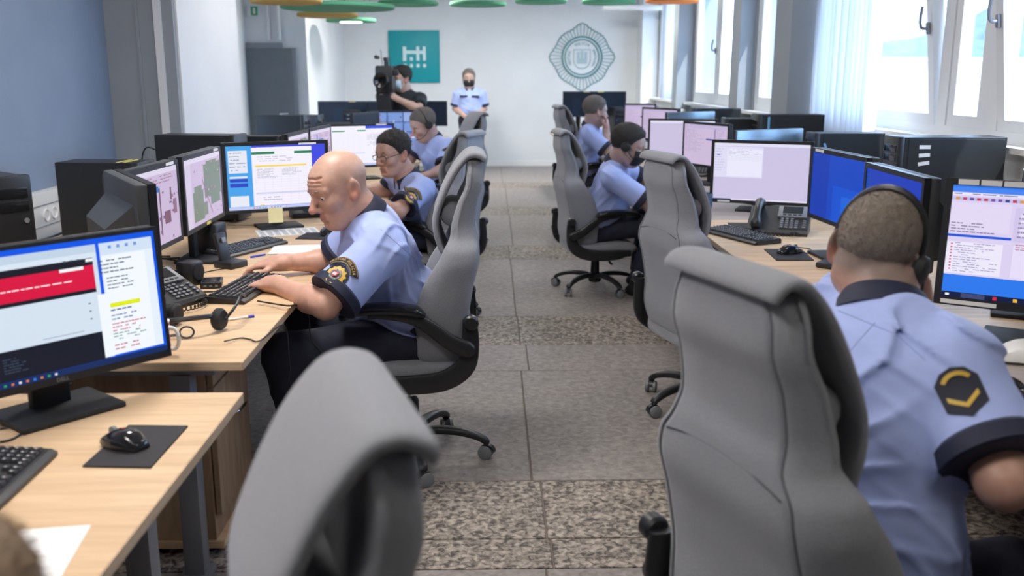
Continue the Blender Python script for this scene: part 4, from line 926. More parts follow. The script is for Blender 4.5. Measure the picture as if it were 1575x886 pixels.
def headset_desk():
    p = wz(335, 512); t = thing('headset', 'black telephone headset lying on the desk by the red mug', 'headset', (p.x, p.y+.02, D), R(60))
    a, b = Vector((0, .0, .038)), Vector((-.02, .17, .038))
    for c, nm in ((a, 1), (b, 2)):
        e = MB().lathe([(.004, -.014), (.026, -.014), (.034, -.006), (.034, .008), (.028, .016), (.004, .018)], 20, c=c, rot=Matrix.Rotation(PI/2, 3, 'X') @ Matrix.Rotation(R(15), 3, 'Y')).build('ear_cushion', 'black_matte', t)
    MB().tube(spline([a+Vector((0, 0, .012)), a+Vector((-.075, .01, .02)), a+Vector((-.135, .085, .015)), b+Vector((-.09, .01, .01)), b+Vector((0, 0, .012))], 26), .008, 8).build('headband', 'black_plastic', t)
    MB().tube(spline([a+Vector((.01, -.018, 0)), a+Vector((.05, -.02, .03)), a+Vector((.10, .0, .055)), a+Vector((.145, .03, .04))], 18), .0045, 8).build('microphone_boom', 'black_plastic', t)
    MB().rbox(a+Vector((.15, .035, .038)), (.02, .012, .012), .004).build('microphone', 'black_matte', t)
headset_desk()
cable('headset cable running over the front edge of the bald officer\'s desk', [wz(345, 525, .01), wz(370, 520, .004), wz(385, 522, .004), wz(400, 524, .004), Vector((-.665, 2.93, .72)), Vector((-.655, 2.93, .60)), Vector((-.66, 2.95, .48))], .0022)
p = wz(288, 520); t = thing('cable_clip', 'small black cable clip loop in front of the mug handle', 'clip', (p.x, p.y, D), R(20))
MB().tube([(.02*math.cos(2*PI*k/20), .012*math.sin(2*PI*k/20), .018+.014*math.sin(2*PI*k/20)) for k in range(21)], .003, 6).tube([(-.02, 0, .012), (-.10, .015, .008)], .004, 6).build('loop', 'black_plastic', t)
cable('dark adapter cord with white plug at the edge of the bald officer\'s keyboard', [wz(396, 463, .012), wz(420, 467, .012), wz(440, 470, .014), Vector((-.655, 3.24, .70)), Vector((-.640, 3.22, .60)), Vector((-.60, 3.20, .55))], .003)
cable('thin black cable from the little speaker to the card reader', [wz(285, 440, .003), wz(300, 425, .003), wz(310, 420, .003), wz(340, 414, .003), wz(360, 412, .003)], .002)
cable('black cable from the card reader towards the keyboard', [wz(300, 450, .003), wz(315, 449, .003), wz(345, 447, .003), wz(362, 440, .003)], .0025)
def sheet(label, px, py, w, h, rz, m='paper', n=1, rows=0):
    p = wz(px, py); t = thing('paper_sheet', label, 'paper', (p.x, p.y, D), rz)
    for k in range(n): MB().box((0, 0, .0008+.0012*k), (w, h, .001)).build('sheet', m, t, rot=(0, 0, random.uniform(-.06, .06) if n > 1 else 0), smooth=False)
    if rows:
        mb = MB()
        for r in range(rows):
            for c in range(8): mb.box((-w*.42+c*w*.12, -h*.4+r*h*.8/rows, .0017), (w*.08, h*.02, .0004))
        mb.build('print', 'grey_plastic', t, smooth=False)
sheet('white printed table sheet lying below the spreadsheet monitor', 443, 357, .30, .21, R(20), rows=10)
sheet('small stack of white paper under the bald officer\'s far forearm', 470, 384, .30, .21, R(4), n=3)
p = wz(490, 365); pad('black mouse pad in front of the bald officer\'s face', [(p.x-.10, p.y-.06), (p.x+.10, p.y-.08), (p.x+.12, p.y+.12), (p.x-.08, p.y+.12)])
p = wz(503, 363); mouse('black mouse on the pad just below the bald officer\'s chin', p.x, p.y, R(30), D+.004)
p = wz(478, 335); t = thing('cable_tray', 'black desk tray with a clear object behind the bald officer\'s face', 'tray', (p.x-.02, p.y+.05, D), R(20)); MB().rbox((0, 0, .015), (.20, .13, .03), .006).build('tray', 'black_plastic', t); MB().ball((.0, -.02, .045), (.04, .03, .016)).build('clear_cover', 'label_blue', t)
p = aty(424, 331, 4.66); t = thing('sticky_note', 'pale sticky note stuck below the spreadsheet monitor', 'note', (p.x, p.y, p.z), R(20)); MB().box((0, 0, 0), (.07, .001, .075)).build('note', 'paper_yellow', t, smooth=False)
# cables heaped at the left wall
rnd = random.Random(3)
for k in range(11):
    s0 = Vector((-2.1+rnd.uniform(-.02, .04), 3.75+rnd.uniform(-.1, .25), .90+rnd.uniform(-.1, .05))); e0 = Vector((-1.45+rnd.uniform(-.15, .2), 3.80+rnd.uniform(-.25, .25), D+.005))
    mid = (s0+e0)/2+Vector((rnd.uniform(-.1, .1), rnd.uniform(-.1, .1), 0)); mid.z = D+rnd.uniform(.005, .04)
    o = cable('black computer cable in the tangle by the wall sockets', [s0, s0+Vector((.08, rnd.uniform(-.05, .05), .05)), Vector((s0.x+.15, s0.y-.05, D+.02)), mid, e0], rnd.uniform(.003, .0045)); o['group'] = 'tangled cables by the wall sockets'
p = wz(152, 350); t = thing('webcam', 'small black camera puck in front of the yellow-stickered tower', 'webcam', (p.x-.08, p.y+.25, D)); MB().lathe([(.004, 0), (.045, 0), (.05, .03), (.045, .075), (.004, .078)], 24).build('body', 'black_plastic', t); MB().rbox((.02, -.047, .045), (.03, .01, .008), .002).build('badge', 'label_white', t)
# --- right row desk with the telephone
p = wz(1140, 366); keyboard('black keyboard in front of the right-row telephone', p.x-.005, p.y+.01, R(-68), .43, .15)
p = wz(1197, 357); phone('black desk telephone with a grey screen panel between keyboard and blue screen', p.x, p.y+.0, R(-22), sc=1.12)
pad('black mouse pad right of the right-row keyboard', [wz(1175, 384)[:2], wz(1194, 401)[:2], wz(1252, 401)[:2], wz(1232, 384)[:2]])
p = wz(1214, 391); mouse('black mouse on the right-row mouse pad', p.x, p.y, R(-70), D+.004)
p = wz(1135, 348); pad('dark second mouse pad half under the right-row telephone', [(p.x-.06, p.y-.1), (p.x+.14, p.y-.12), (p.x+.17, p.y+.08), (p.x-.03, p.y+.1)])
cable('mouse cable looping on the right-row desk', [wz(1206, 378, .003), wz(1225, 380, .003), wz(1246, 383, .003), wz(1244, 389, .003), wz(1228, 388, .006)], .0022)
p = wz(1086, 322); t = thing('cup', 'blue-grey ribbed cup left of the pale lavender screen', 'cup', (p.x, p.y+.03, D)); MB().lathe([(.004, .002), (.038, .002), (.040, .012), (.044, .085), (.044, .092), (.040, .092), (.036, .02), (.004, .012)], 24).build('body', 'cup_blue' if 'cup_blue' in MATS else mat('cup_blue', (.10, .14, .22), .45), t)
for zz in (.025, .045, .065): MB().tube([((.0415+.045*zz)*math.cos(2*PI*k/24), (.0415+.045*zz)*math.sin(2*PI*k/24), zz) for k in range(25)], .0022, 6, False).build('rib', 'cup_blue', t)
p = wz(1070, 270); phone('black desk telephone below the empty lavender screen', p.x+.02, p.y, R(-20), sc=1.1)
p = wz(1285, 418); t = thing('headset_stand', 'black desk gadget with a cable left of the shaven head', 'gadget', (p.x+.02, p.y+.08, D), R(-40)); MB().rbox((0, 0, .012), (.12, .09, .024), .008).build('base', 'black_plastic', t); MB().rbox((.02, .03, .05), (.05, .02, .07), .006).build('upright', 'black_plastic', t)
# --- right foreground desk
p = wz(1545, 622); keyboard('black keyboard under the right foreground form program screen', p.x-.01, p.y+.0, R(-62), .44, .15)
pen('white ballpoint pen by the foot of the form program screen', wz(1465, 549), wz(1496, 542), 'ceramic')
p = wz(1565, 560); t = thing('face_mask', 'crumpled white face mask on the right foreground desk', 'mask', (p.x+.02, p.y+.02, D), R(-20)); rings = []
for k in range(9):
    u = k/8; rings.append([(-.08+.16*u, -.045+.09*v, .012+.05*math.sin(PI*u)*math.sin(PI*v)+.006*math.sin(14*v)) for v in [j/8 for j in range(9)]]+[(-.08+.16*u, -.045+.09*v, .009+.05*math.sin(PI*u)*math.sin(PI*v)+.006*math.sin(14*v)) for v in [1-j/8 for j in range(9)]])
MB().loft(rings).build('cloth', 'paper', t); MB().tube(spline([(-.08, .03, .02), (-.13, .03, .05), (-.15, 0, .04), (-.12, -.03, .02), (-.08, -.03, .02)], 16), .0018, 6).build('ear_loop', 'paper', t)
cl = spline([wz(1535, 590, .012), wz(1550, 583, .012), wz(1566, 590, .012), wz(1580, 605, .012)], 120)
tag(MB().tube([p_-cl[0]+Vector((.007*math.cos(k), 0, .007*math.sin(k))) for k, p_ in enumerate(cl)], .0022, 5).build('coil_cord', 'cable_black', None, cl[0]), 'coiled black telephone cord behind the right foreground keyboard', 'cord')
# PC cables along the window wall
for k, (x, y, zz, lab) in enumerate(((2.52, 4.76, 1.05, 'black cable behind the barcode-stickered tower'), (2.36, 5.76, 1.08, 'black cable arching behind the blue-tagged tower'), (2.46, 7.12, 1.12, 'black cable behind the blue-striped tower'))):
    cable(lab, [(x-.02, y, zz), (x+.06, y+.01, zz+.02), (x+.09, y+.02, zz-.12), (x+.08, y+.03, D+.02), (x+.06, y+.06, D+.006)], .004)
cable('black cable arching from the tower below the left wall pier', [(-1.77, 5.15, 1.09), (-1.85, 5.14, 1.12), (-1.88, 5.13, 1.02), (-1.88, 5.12, .80), (-1.86, 5.10, D+.006)], .004)

p = aty(1022, 148, 12.75); t = thing('document_trays', 'pale grey flat trays stacked on the rear right desk by the window', 'tray', (p.x, 12.75, D))
for k in range(4): MB().rbox((0, 0, .03+.09*k), (.62-.04*k, .34, .05), .01).build('tray', 'trunk_white' if k % 2 else 'metal_grey', t)
for sx in (-1, 1): MB().rbox((sx*.22, .1, .17), (.03, .03, .34), .004).build('post', 'metal_grey', t)
MB().ball((-.2, 0, .33), (.14, .12, .07), 16, 8).build('dome_lid', 'metal_grey', t)
# ------------------------------------------------------------------ people: smooth bodies from blended tapered shapes
from mathutils.bvhtree import BVHTree
def npv(v): return np.array([v[0], v[1], v[2]], dtype=np.float32)
class Blob:
    """a list of tapered / ellipsoid shapes blended into one closed surface"""
    def __init__(s): s.p = []
    def cone(s, a, b, ra, rb, k=.02, cap=None, op='u'):
        s.p.append(('c', npv(a), npv(b), ra, rb, k, cap, op)); return s
    def ell(s, c, Rm, rad, k=.02, op='u'):
        s.p.append(('e', npv(c), np.array(Rm, dtype=np.float32), np.array(rad, dtype=np.float32), k, op)); return s
    def slab(s, a, b, l, wa, wb, da, db, k=.04):
        s.p.append(('s', npv(a), npv(b), npv(Vector(l).normalized()), wa, wb, da, db, k)); return s
    def box(s, q):
        if q[0] == 'c': r = max(q[3], q[4]); return np.minimum(q[1], q[2])-r, np.maximum(q[1], q[2])+r, q[5]
        if q[0] == 'e': r = float(q[3].max()); return q[1]-r, q[1]+r, q[4]
        r = max(q[4], q[5], q[6], q[7]); return np.minimum(q[1], q[2])-r, np.maximum(q[1], q[2])+r, q[8]
    def mesh(s, h, post=None, clip=None):
        lo = np.min([s.box(q)[0] for q in s.p if q[-1] != 'sub'], axis=0)-3*h; hi = np.max([s.box(q)[1] for q in s.p if q[-1] != 'sub'], axis=0)+3*h
        n = np.maximum(4, np.ceil((hi-lo)/h).astype(int)+1); ax = [(lo[i]+h*np.arange(n[i])).astype(np.float32) for i in range(3)]
        D = np.full(n, 1.0, dtype=np.float32)
        for q in s.p:
            b0, b1, k = s.box(q); m = k+3*h; sl = []
            for i in range(3):
                i0 = max(0, int((b0[i]-m-lo[i])/h)); i1 = min(n[i], int((b1[i]+m-lo[i])/h)+2); sl.append(slice(i0, max(i0+1, i1)))
            sl = tuple(sl); x = ax[0][sl[0]][:, None, None]; y = ax[1][sl[1]][None, :, None]; z = ax[2][sl[2]][None, None, :]
            op = 'u'
            if q[0] == 'c':
                _, a, b, ra, rb, k, cap, op = q; e = b-a; L2 = float(e@e)+1e-9
                t = ((x-a[0])*e[0]+(y-a[1])*e[1]+(z-a[2])*e[2])/L2; tc = np.clip(t, 0, 1)
                d = np.sqrt((x-a[0]-tc*e[0])**2+(y-a[1]-tc*e[1])**2+(z-a[2]-tc*e[2])**2)-(ra+(rb-ra)*tc)
                if cap: d = np.maximum(d, (t-1)*math.sqrt(L2))
            elif q[0] == 'e':
                _, c, Rm, rad, k, op = q; dx, dy, dz = x-c[0], y-c[1], z-c[2]; u = 0
                for i in range(3): u = u+((dx*Rm[0, i]+dy*Rm[1, i]+dz*Rm[2, i])/rad[i])**2
                u = np.sqrt(u); d = (u-1)*float(rad.min())
            else:
                _, a, b, l, wa, wb, da, db, k = q; e = b-a; L2 = float(e@e); en = e/math.sqrt(L2); nn = np.cross(en, l); nn /= np.linalg.norm(nn); ll = np.cross(nn, en)
                dx, dy, dz = x-a[0], y-a[1], z-a[2]; t = (dx*e[0]+dy*e[1]+dz*e[2])/L2; tc = np.clip(t, 0, 1); w = wa+(wb-wa)*tc; dd = da+(db-da)*tc
                ql = dx*ll[0]+dy*ll[1]+dz*ll[2]; qn = dx*nn[0]+dy*nn[1]+dz*nn[2]; qa = (t-tc)*math.sqrt(L2)
                d = (np.sqrt((ql/w)**2+(qn/dd)**2+(qa/dd)**2)-1)*np.minimum(w, dd)
            S = D[sl]
            if op == 'sub':
                hh = np.clip(.5-.5*(S+d)/k, 0, 1); D[sl] = S*(1-hh)+(-d)*hh+k*hh*(1-hh)
            else:
                hh = np.clip(.5+.5*(S-d)/k, 0, 1); D[sl] = S*(1-hh)+d*hh-k*hh*(1-hh)
        if post is not None: D = post(ax[0][:, None, None], ax[1][None, :, None], ax[2][None, None, :], D).astype(np.float32)
        return surfnet(D, lo, h)
def surfnet(D, lo, h):
    ins = D < 0; c = np.zeros([m-1 for m in D.shape], dtype=np.int8)
    for i in (0, 1):
        for j in (0, 1):
            for k in (0, 1): c += ins[i:D.shape[0]-1+i, j:D.shape[1]-1+j, k:D.shape[2]-1+k]
    idx = np.argwhere((c > 0) & (c < 8)); 
    if len(idx) == 0: return np.zeros((0, 3)), np.zeros((0, 4), int)
    vid = np.full(c.shape, -1, dtype=np.int32); vid[tuple(idx.T)] = np.arange(len(idx))
    P = np.zeros((len(idx), 3)); N = np.zeros(len(idx)); cor = [(i, j, k) for i in (0, 1) for j in (0, 1) for k in (0, 1)]
    val = {q: D[idx[:, 0]+q[0], idx[:, 1]+q[1], idx[:, 2]+q[2]] for q in cor}
    for q in cor:
        for a in range(3):
            if q[a] == 0:
                r = list(q); r[a] = 1; r = tuple(r); va, vb = val[q], val[r]; m = (va < 0) != (vb < 0); t = np.where(m, va/(va-vb+1e-12), 0)
                pt = np.tile(np.array(q, float), (len(idx), 1)); pt[:, a] += t; P += pt*m[:, None]; N += m
    V = lo+h*(idx+P/np.maximum(N, 1)[:, None]); F = []
    for a in range(3):
        sl0 = [slice(None)]*3; sl1 = [slice(None)]*3; sl0[a] = slice(0, -1); sl1[a] = slice(1, None)
        A, B = ins[tuple(sl0)], ins[tuple(sl1)]; e = np.argwhere(A != B); b, cc = (a+1) % 3, (a+2) % 3
        e = e[(e[:, b] > 0) & (e[:, cc] > 0) & (e[:, b] < c.shape[b]) & (e[:, cc] < c.shape[cc])]
        if len(e) == 0: continue
        q = []
        for db, dc in ((0, 0), (1, 0), (1, 1), (0, 1)):
            r = e.copy(); r[:, b] -= db; r[:, cc] -= dc; q.append(vid[tuple(r.T)])
        q = np.stack(q, 1); fl = ~A[tuple(e.T)]; q[fl] = q[fl][:, ::-1]; F.append(q)
    return V, np.concatenate(F)
def blob_obj(name, parts, m, parent, org, colf=None):
    Vs, Fs, o = [], [], 0
    for V, F in parts:
        if len(V): Vs.append(V); Fs.append(F+o); o += len(V)
    V = np.concatenate(Vs); F = np.concatenate(Fs); me = bpy.data.meshes.new(name)
    me.from_pydata((V-np.array(org)).tolist(), [], F.tolist()); me.materials.append(MATS[m]); me.polygons.foreach_set('use_smooth', [True]*len(me.polygons))
    if colf is not None:
        C = np.ones((len(V), 4)); C[:, :3] = colf(V); ca = me.color_attributes.new('Col', 'FLOAT_COLOR', 'POINT'); ca.data.foreach_set('color', C.ravel())
    me.update(); ob = bpy.data.objects.new(name, me); COL.objects.link(ob); ob.parent = parent
    ob['_bv'] = 0; del ob['_bv']
    return ob, V, F
def head_frame(f, roll=0.):
    f = Vector(f).normalized(); l = Vector((0, 0, 1)).cross(f).normalized(); u = f.cross(l)
    q = Matrix.Rotation(roll, 3, f); l = q @ l; u = q @ u
    return Matrix(((f.x, l.x, u.x), (f.y, l.y, u.y), (f.z, l.z, u.z)))
def wrinkle(amp, sc, seed=0.):
    def w(x, y, z):
        a = np.sin(sc*.55*(x*.9+.3*y+.9*z)+2.0*np.sin(sc*.16*(y-z+.4*x)+seed)+seed); b = np.sin(sc*.38*(z*1.2-x*.7+y*.6)+1.6*np.sin(sc*.22*(x+y)+1+seed)); m = .55+.45*np.sin(sc*.17*(x-1.3*y+.7*z)+seed*2)
        return amp*(-.95*np.exp(-7*a*a)*m-.75*np.exp(-8*b*b)*(1.1-m)+.35*b)
    return w
def person(label, S):
    g = lambda k, d=None: S.get(k, d)
    V3 = Vector; pel, nb = V3(S['pelvis']), V3(S['neck']); hc = V3(S['head']); Rh = head_frame(S['face'], g('roll', 0.)); hs = g('hs', 1.04); rs = g('res', 1.0)
    shL, shR = V3(S['shL']), V3(S['shR']); lat = (shL-shR).normalized(); org = Vector((pel.x, pel.y, 0)); t = thing('person', label, 'person', org, group=None)
    up = (nb-pel).normalized(); fw = lat.cross(up).normalized()      # lat = towards the left hand, fw = front
    # ------- head
    def H(x, y, z): return hc+Rh @ (Vector((x, y, z))*hs)
    B = Blob(); RR = np.array(Rh)
    def E(c, r, k=.02, op='u', Rm=None): B.ell(H(*c), RR if Rm is None else np.array(Rm), [q*hs for q in r], k*hs, op)
    def Cn(a, b, ra, rb, k=.012, op='u'): B.cone(H(*a), H(*b), ra*hs, rb*hs, k*hs, None, op)
    E((-.014, 0, .036), (.098, .077, .086), .02); E((.030, 0, -.035), (.064, .060, .088), .03); E((.046, 0, .03), (.05, .058, .052), .025)
    E((.060, 0, -.100), (.034, .033, .025), .025); Cn((.0, .045, -.066), (.052, .022, -.104), .021, .019, .025); Cn((.0, -.045, -.066), (.052, -.022, -.104), .021, .019, .025)
    for s in (1, -1):
        E((.060, s*.040, -.026), (.030, .026, .026), .02); Cn((.085, s*.012, .020), (.072, s*.050, .019), .0105, .0105, .010)
        Cn((.101, s*.011, -.040), (.094, s*.013, -.040), .0085, .008, .006)
        E((.098, s*.032, .000), (.021, .020, .0125), .010, 'sub')
        Cn((.0830, s*.019, .0085), (.0775, s*.049, .0060), .0060, .0052, .005); Cn((.0810, s*.019, -.0120), (.0765, s*.048, -.0105), .0056, .005, .006)   # lids
        Re = np.array((Rh @ Matrix.Rotation(s*R(-18), 3, 'Z') @ Matrix.Rotation(R(-12), 3, 'Y')))
        E((-.016, s*.081, -.008), (.020, .0075, .033), .008, 'u', Re); E((-.010, s*.0885, -.006), (.0115, .0075, .020), .005, 'sub', Re); E((-.006, s*.078, -.034), (.010, .007, .010), .008, 'u', Re)
    Cn((.088, 0, .014), (.117, 0, -.030), .0080, .0115, .010); E((.118, 0, -.034), (.012, .0115, .0095), .008)
    for s in (1, -1): Cn((.098, s*.022, -.045), (.084, s*.036, -.075), .0035, .003, .008, 'sub')
    Cn((.0900, .019, -.069), (.0900, -.019, -.069), .0052, .0052, .010); Cn((.0885, .015, -.0785), (.0885, -.015, -.0785), .006, .006, .010); Cn((.0978, .021, -.0735), (.0978, -.021, -.0735), .0036, .0036, .004, 'sub'); Cn((.093, .016, -.093), (.093, -.016, -.093), .005, .005, .008, 'sub')
    if g('furrows'):
        def fx(y, z):
            a_ = 1-(y/.077)**2-((z-.036)/.086)**2; b_ = 1-(y/.058)**2-((z-.03)/.052)**2
            return max(-.014+.098*math.sqrt(max(a_, 0)), .046+.05*math.sqrt(b_) if b_ > 0 else -1)
        for z0 in (.046, .057, .068):
            ys = [-.045+.015*k for k in range(7)]; zz = [z0-.006*abs(y)/.045+.0012*math.sin(y*200+z0*900) for y in ys]
            for k in range(6): Cn((fx(ys[k], zz[k])+.0066, ys[k], zz[k]), (fx(ys[k+1], zz[k+1])+.0066, ys[k+1], zz[k+1]), .0032, .0032, .004, 'sub')
    B.cone(H(-.028, 0, -.045), nb+(hc-nb)*.10, .060*hs, .064*hs, .03)
    B.cone(nb+(hc-nb)*.10, nb-up*.05, .064*hs, .075*hs, .03)
    hd = B.mesh(.0036*rs)
    def bare(k=None): return B
    # ------- arms and hands
    parts = [hd]; ul, fl = {}, {}
    for sd in 'LR':
        sh, el, wr = V3(S['sh'+sd]), V3(S['el'+sd]), V3(S['wr'+sd]); A = Blob(); d = V3(S['hd'+sd]).normalized(); pn = V3(g('pn'+sd, (0, 0, -1))); pn = (pn-d*pn.dot(d)).normalized(); sv = d.cross(pn)*(-1 if sd == 'L' else 1)
        # sv points to the thumb side
        A.cone(sh, el, .052, .043, .03); m = el+(wr-el)*.30; A.cone(el, m, .043, .045, .03).cone(m, wr, .045, .029, .03)
        palm = wr+d*.05; nn = d.cross(pn); A.ell(wr+d*.048, np.array(Matrix((d, nn, pn)).transposed()), (.056, .042, .019), .02); A.cone(wr-d*.02, wr+d*.03, .029, .028, .02)
        cu = g('curl'+sd, (.35, .5, .45)); hz = g('hsz', 1.0)
        for i, (off, ln) in enumerate(((.030, .074), (.010, .082), (-.010, .076), (-.029, .060))):
            p = wr+d*.088+sv*off*1.02; a = 0; dr = (d+sv*off*1.6).normalized(); r = .0092-.0006*i
            A.cone(wr+d*.05+sv*off*.9, p, .012, r+.001, .006)
            for j, fr in enumerate((.45, .32, .25)):
                a += cu[j]; v = dr*math.cos(a)+pn*math.sin(a); q = p+v*ln*fr; A.cone(p, q, r, r*.93, .0035); p = q; r *= .92
        p = wr+d*.022+sv*.028+pn*.008; q = p+(d*.62+sv*.62+pn*.25)*.042; w = q+(d*.9+sv*.22+pn*.2)*.034; A.cone(wr+d*.03+sv*.012, p, .016, .015, .01).cone(p, q, .0135, .0115, .008).cone(q, w, .011, .009, .004)
        parts.append(A.mesh(.0040*rs)); fl[sd] = A
    # ------- hidden torso and legs of the body, kept inside the clothes
    T = Blob(); T.slab(pel, nb-up*.07, lat, .13, .15, .09, .09, .03); T.cone(shL, shR, .045, .045, .03)
    for sd in 'LR':
        hp = pel+lat*(.085 if sd == 'L' else -.085); kn, an = V3(S['kn'+sd]), V3(S['an'+sd]); T.cone(hp, kn, .060, .046, .03).cone(kn, an, .046, .032, .03)
    parts.append(T.mesh(.014))
    base = np.array(g('skin', (.60, .36, .27))); stub = g('stubble')
    Ri = np.array(Rh).T; hcn = np.array(hc)
    def colf(V):
        q = (V-hcn)@Ri.T/hs; C = np.tile(base, (len(V), 1)); near = (np.abs(q) < .14).all(1)
        lip = near & (np.abs(q[:, 1]) < .024) & (q[:, 2] > -.088) & (q[:, 2] < -.062) & (q[:, 0] > .080); C[lip] = base*np.array([.80, .62, .62])
        ear = near & (np.abs(q[:, 1]) > .078) & (q[:, 2] < .03); C[ear] = base*np.array([1.0, .80, .78]); nose = near & (q[:, 0] > .106); C[nose] = base*np.array([1.0, .86, .84])
        if stub is not None:
            zc = np.interp(q[:, 0], [-.12, -.06, -.02, .02, .06, .12], [-.075, -.07, -.02, .02, .055, .075]); w = np.clip((q[:, 2]-zc)/.03, 0, 1)*near; C = C*(1-.8*w[:, None])+np.array(stub)*(.8*w[:, None])
        return C
    body, _, _ = blob_obj('body', parts, 'skin', t, org, colf)
    # eyes, brows
    for s in (1, -1):
        p = H(.0748, s*.0335, -.0018); e = MB().ball((0, 0, 0), .0126*hs, 14, 12).build('eye', 'eye_white', t, p-org)
        gz = Rh @ Vector(g('gaze', (1, 0, -.15))).normalized(); MB().ball(gz*.0064*hs, .0072*hs, 12, 10).build('iris', 'eye_dark', e)
        MB().tube([H(.0945, s*.014, .021)-org, H(.0935, s*.030, .026)-org, H(.079, s*.050, .022)-org], [.0036*hs, .0042*hs, .0022*hs], 8).build('eyebrow', g('brow', 'brow'), t)
    # ------- hair
    if g('hair'):
        Hb = Blob(); Hb.p = [q for q in B.p[:3]]
        off, hl = g('hoff', .009), g('hline', [(-.13, -.075), (-.06, -.065), (-.025, -.02), (.01, .0), (.045, .048), (.075, .075), (.13, .085)])
        gx, gz_ = [a for a, b in hl], [b for a, b in hl]
        def post(x, y, z, D):
            X = ((x-hcn[0])*Ri[0, 0]+(y-hcn[1])*Ri[0, 1]+(z-hcn[2])*Ri[0, 2])/hs; Z = ((x-hcn[0])*Ri[2, 0]+(y-hcn[1])*Ri[2, 1]+(z-hcn[2])*Ri[2, 2])/hs
            Y = ((x-hcn[0])*Ri[1, 0]+(y-hcn[1])*Ri[1, 1]+(z-hcn[2])*Ri[1, 2])/hs
            zc = np.interp(X, gx, gz_); o = .0015+off*(1+.8*np.clip(Z/.08, 0, 1))*np.clip((Z-zc)/.035, 0, 1)**.7+.0012*np.sin(X*260+Y*60)*np.sin(Y*240)
            return np.maximum(D-o, (zc-Z)*.8)
        for q in range(len(Hb.p)): pass
        Hb.p.append(('e', npv(hc), np.eye(3, dtype=np.float32), np.array([.02]*3, np.float32), .01, 'u'))
        Hb2 = Blob(); Hb2.p = Hb.p; lo_pad = Hb2.box; Hb2.box = lambda q: (lo_pad(q)[0]-.03, lo_pad(q)[1]+.03, lo_pad(q)[2])
        hob, HV, HF = blob_obj('hair', [Hb2.mesh(.0045*rs, post)], g('hair'), t, org)
        rn = np.random.RandomState(4); fi = rn.randint(0, len(HF), g('strands', 2600)); sm_ = MB(); sl_ = g('slen', .012)
        for q in fi:
            a_, b_, c_, d_ = (Vector(HV[w_]) for w_ in HF[q]); nn = (c_-a_).cross(d_-b_); 
            if nn.length < 1e-9: continue
            nn.normalize(); p_ = (a_+b_+c_+d_)/4; dr = (nn*.55+(Rh @ Vector((rn.uniform(-.2, .9) if rn.rand() < .5 else -.7, rn.uniform(-.4, .4), -.35)))*.7).normalized(); sd_ = dr.cross(nn).normalized()*.0011; L_ = sl_*rn.uniform(.5, 1.1); p_ = p_-nn*.001-org
            sm_.add([p_-sd_, p_+sd_, p_+dr*L_*.6+sd_*.7, p_+dr*L_+nn*-.002, p_+dr*L_*.6-sd_*.7], [(0, 1, 2, 3, 4)])
        tag(sm_.build('hair_strands', g('hair'), hob, smooth=False), kind='stuff')
    # ------- shirt
    sm = g('shirt', 'shirt'); sf = g('sleeve', .62); bl = g('belly', 0.); C = Blob(); wr_ = wrinkle(g('wamp', .009), 62, g('seed', 0.))
    chest = nb-up*.16+fw*.012; wst = pel+up*.16+fw*(.02+bl*.4)
    tw = g('torso_w', 1.0)
    C.slab(chest, wst, lat, .168*tw, .152*tw+bl*.3, .112*tw, .112*tw+bl, .07).slab(wst, pel-up*.01, lat, .152*tw+bl*.3, .165*tw, .112*tw+bl, .115*tw, .07)
    C.slab(nb-up*.06, chest, lat, .12*tw, .165*tw, .075*tw, .108*tw, .06); C.cone(nb-up*.015, nb-up*.07, .070, .085, .04)
    sle = {}; SE = g('sleeve_r', .080)
    for sd in 'LR':
        sh, el = V3(S['sh'+sd]), V3(S['el'+sd]); he = sh+(el-sh)*sf; sle[sd] = (sh, he, el)
        C.cone(nb-up*.05+(sh-nb)*.25, sh, .066*tw, .066*tw, .05); C.cone(sh, he, .070*tw, SE*tw, .035, True)
    def post(x, y, z, D):
        fade = 1
        for sd in 'LR':
            for he in (sle[sd][1], (sle[sd][0]+sle[sd][1]*2)/3): fade = fade*np.clip((np.sqrt((x-he[0])**2+(y-he[1])**2+(z-he[2])**2)-.095)/.09, .0, 1)
        fade = fade*np.clip((np.sqrt((x-nb[0])**2+(y-nb[1])**2+(z-nb[2])**2)-.09)/.08, 0, 1)
        cut = (pel[0]-x)*up[0]+(pel[1]-y)*up[1]+(pel[2]-z)*up[2]-.045
        return np.maximum(D+wr_(x, y, z)*fade*np.clip(1.2-np.abs(D)*8, 0, 1), cut)
    shirt, SV, SF = blob_obj('shirt', [C.mesh(.0068*rs, post)], sm, t, org)
    bv = BVHTree.FromPolygons([tuple(v) for v in SV], [tuple(int(i) for i in f) for f in SF])
    # cuffs (open bands at the sleeve ends)
    if g('cuffs', True):
        for sd in 'LR':
            sh, he, el = sle[sd]; ax_ = (he-sh).normalized(); L = (he-sh).length; R3 = rot_to(ax_); rr = SE*tw
            MB().lathe([(rr-.016, .006), (rr-.004, .008), (rr+.004, .004), (rr+.0045, -.026), (rr-.002, -.034), (rr-.014, -.034)], 36, c=he-org, rot=R3).build('cuff', 'navy', shirt)
    # collar
    if g('collar', True):
        nd = (hc-nb).normalized(); nd = (nd+up*1.2).normalized(); Rc = rot_to(nd); cl = MB(); rings = []
        fr = Vector(fw)-nd*fw.dot(nd); fr.normalize(); a0 = math.atan2(fr.dot(Rc.col[1]), fr.dot(Rc.col[0]))
        for k in range(33):
            a = a0+.30+(2*PI-.60)*k/32; ed = abs(k-16)/16; dn = .014*ed**3
            prof = [(.066, .012), (.070, .042-.010*ed**2), (.076, .040-.010*ed**2), (.086, .018-dn), (.094+.006*ed, -.012-dn*1.3), (.088+.004*ed, -.014-dn*1.3), (.076, .0)]
            rings.append([nb-up*.012-org+Rc @ Vector((r_*tw**.5*math.cos(a), r_*tw**.5*math.sin(a), z_)) for r_, z_ in prof])
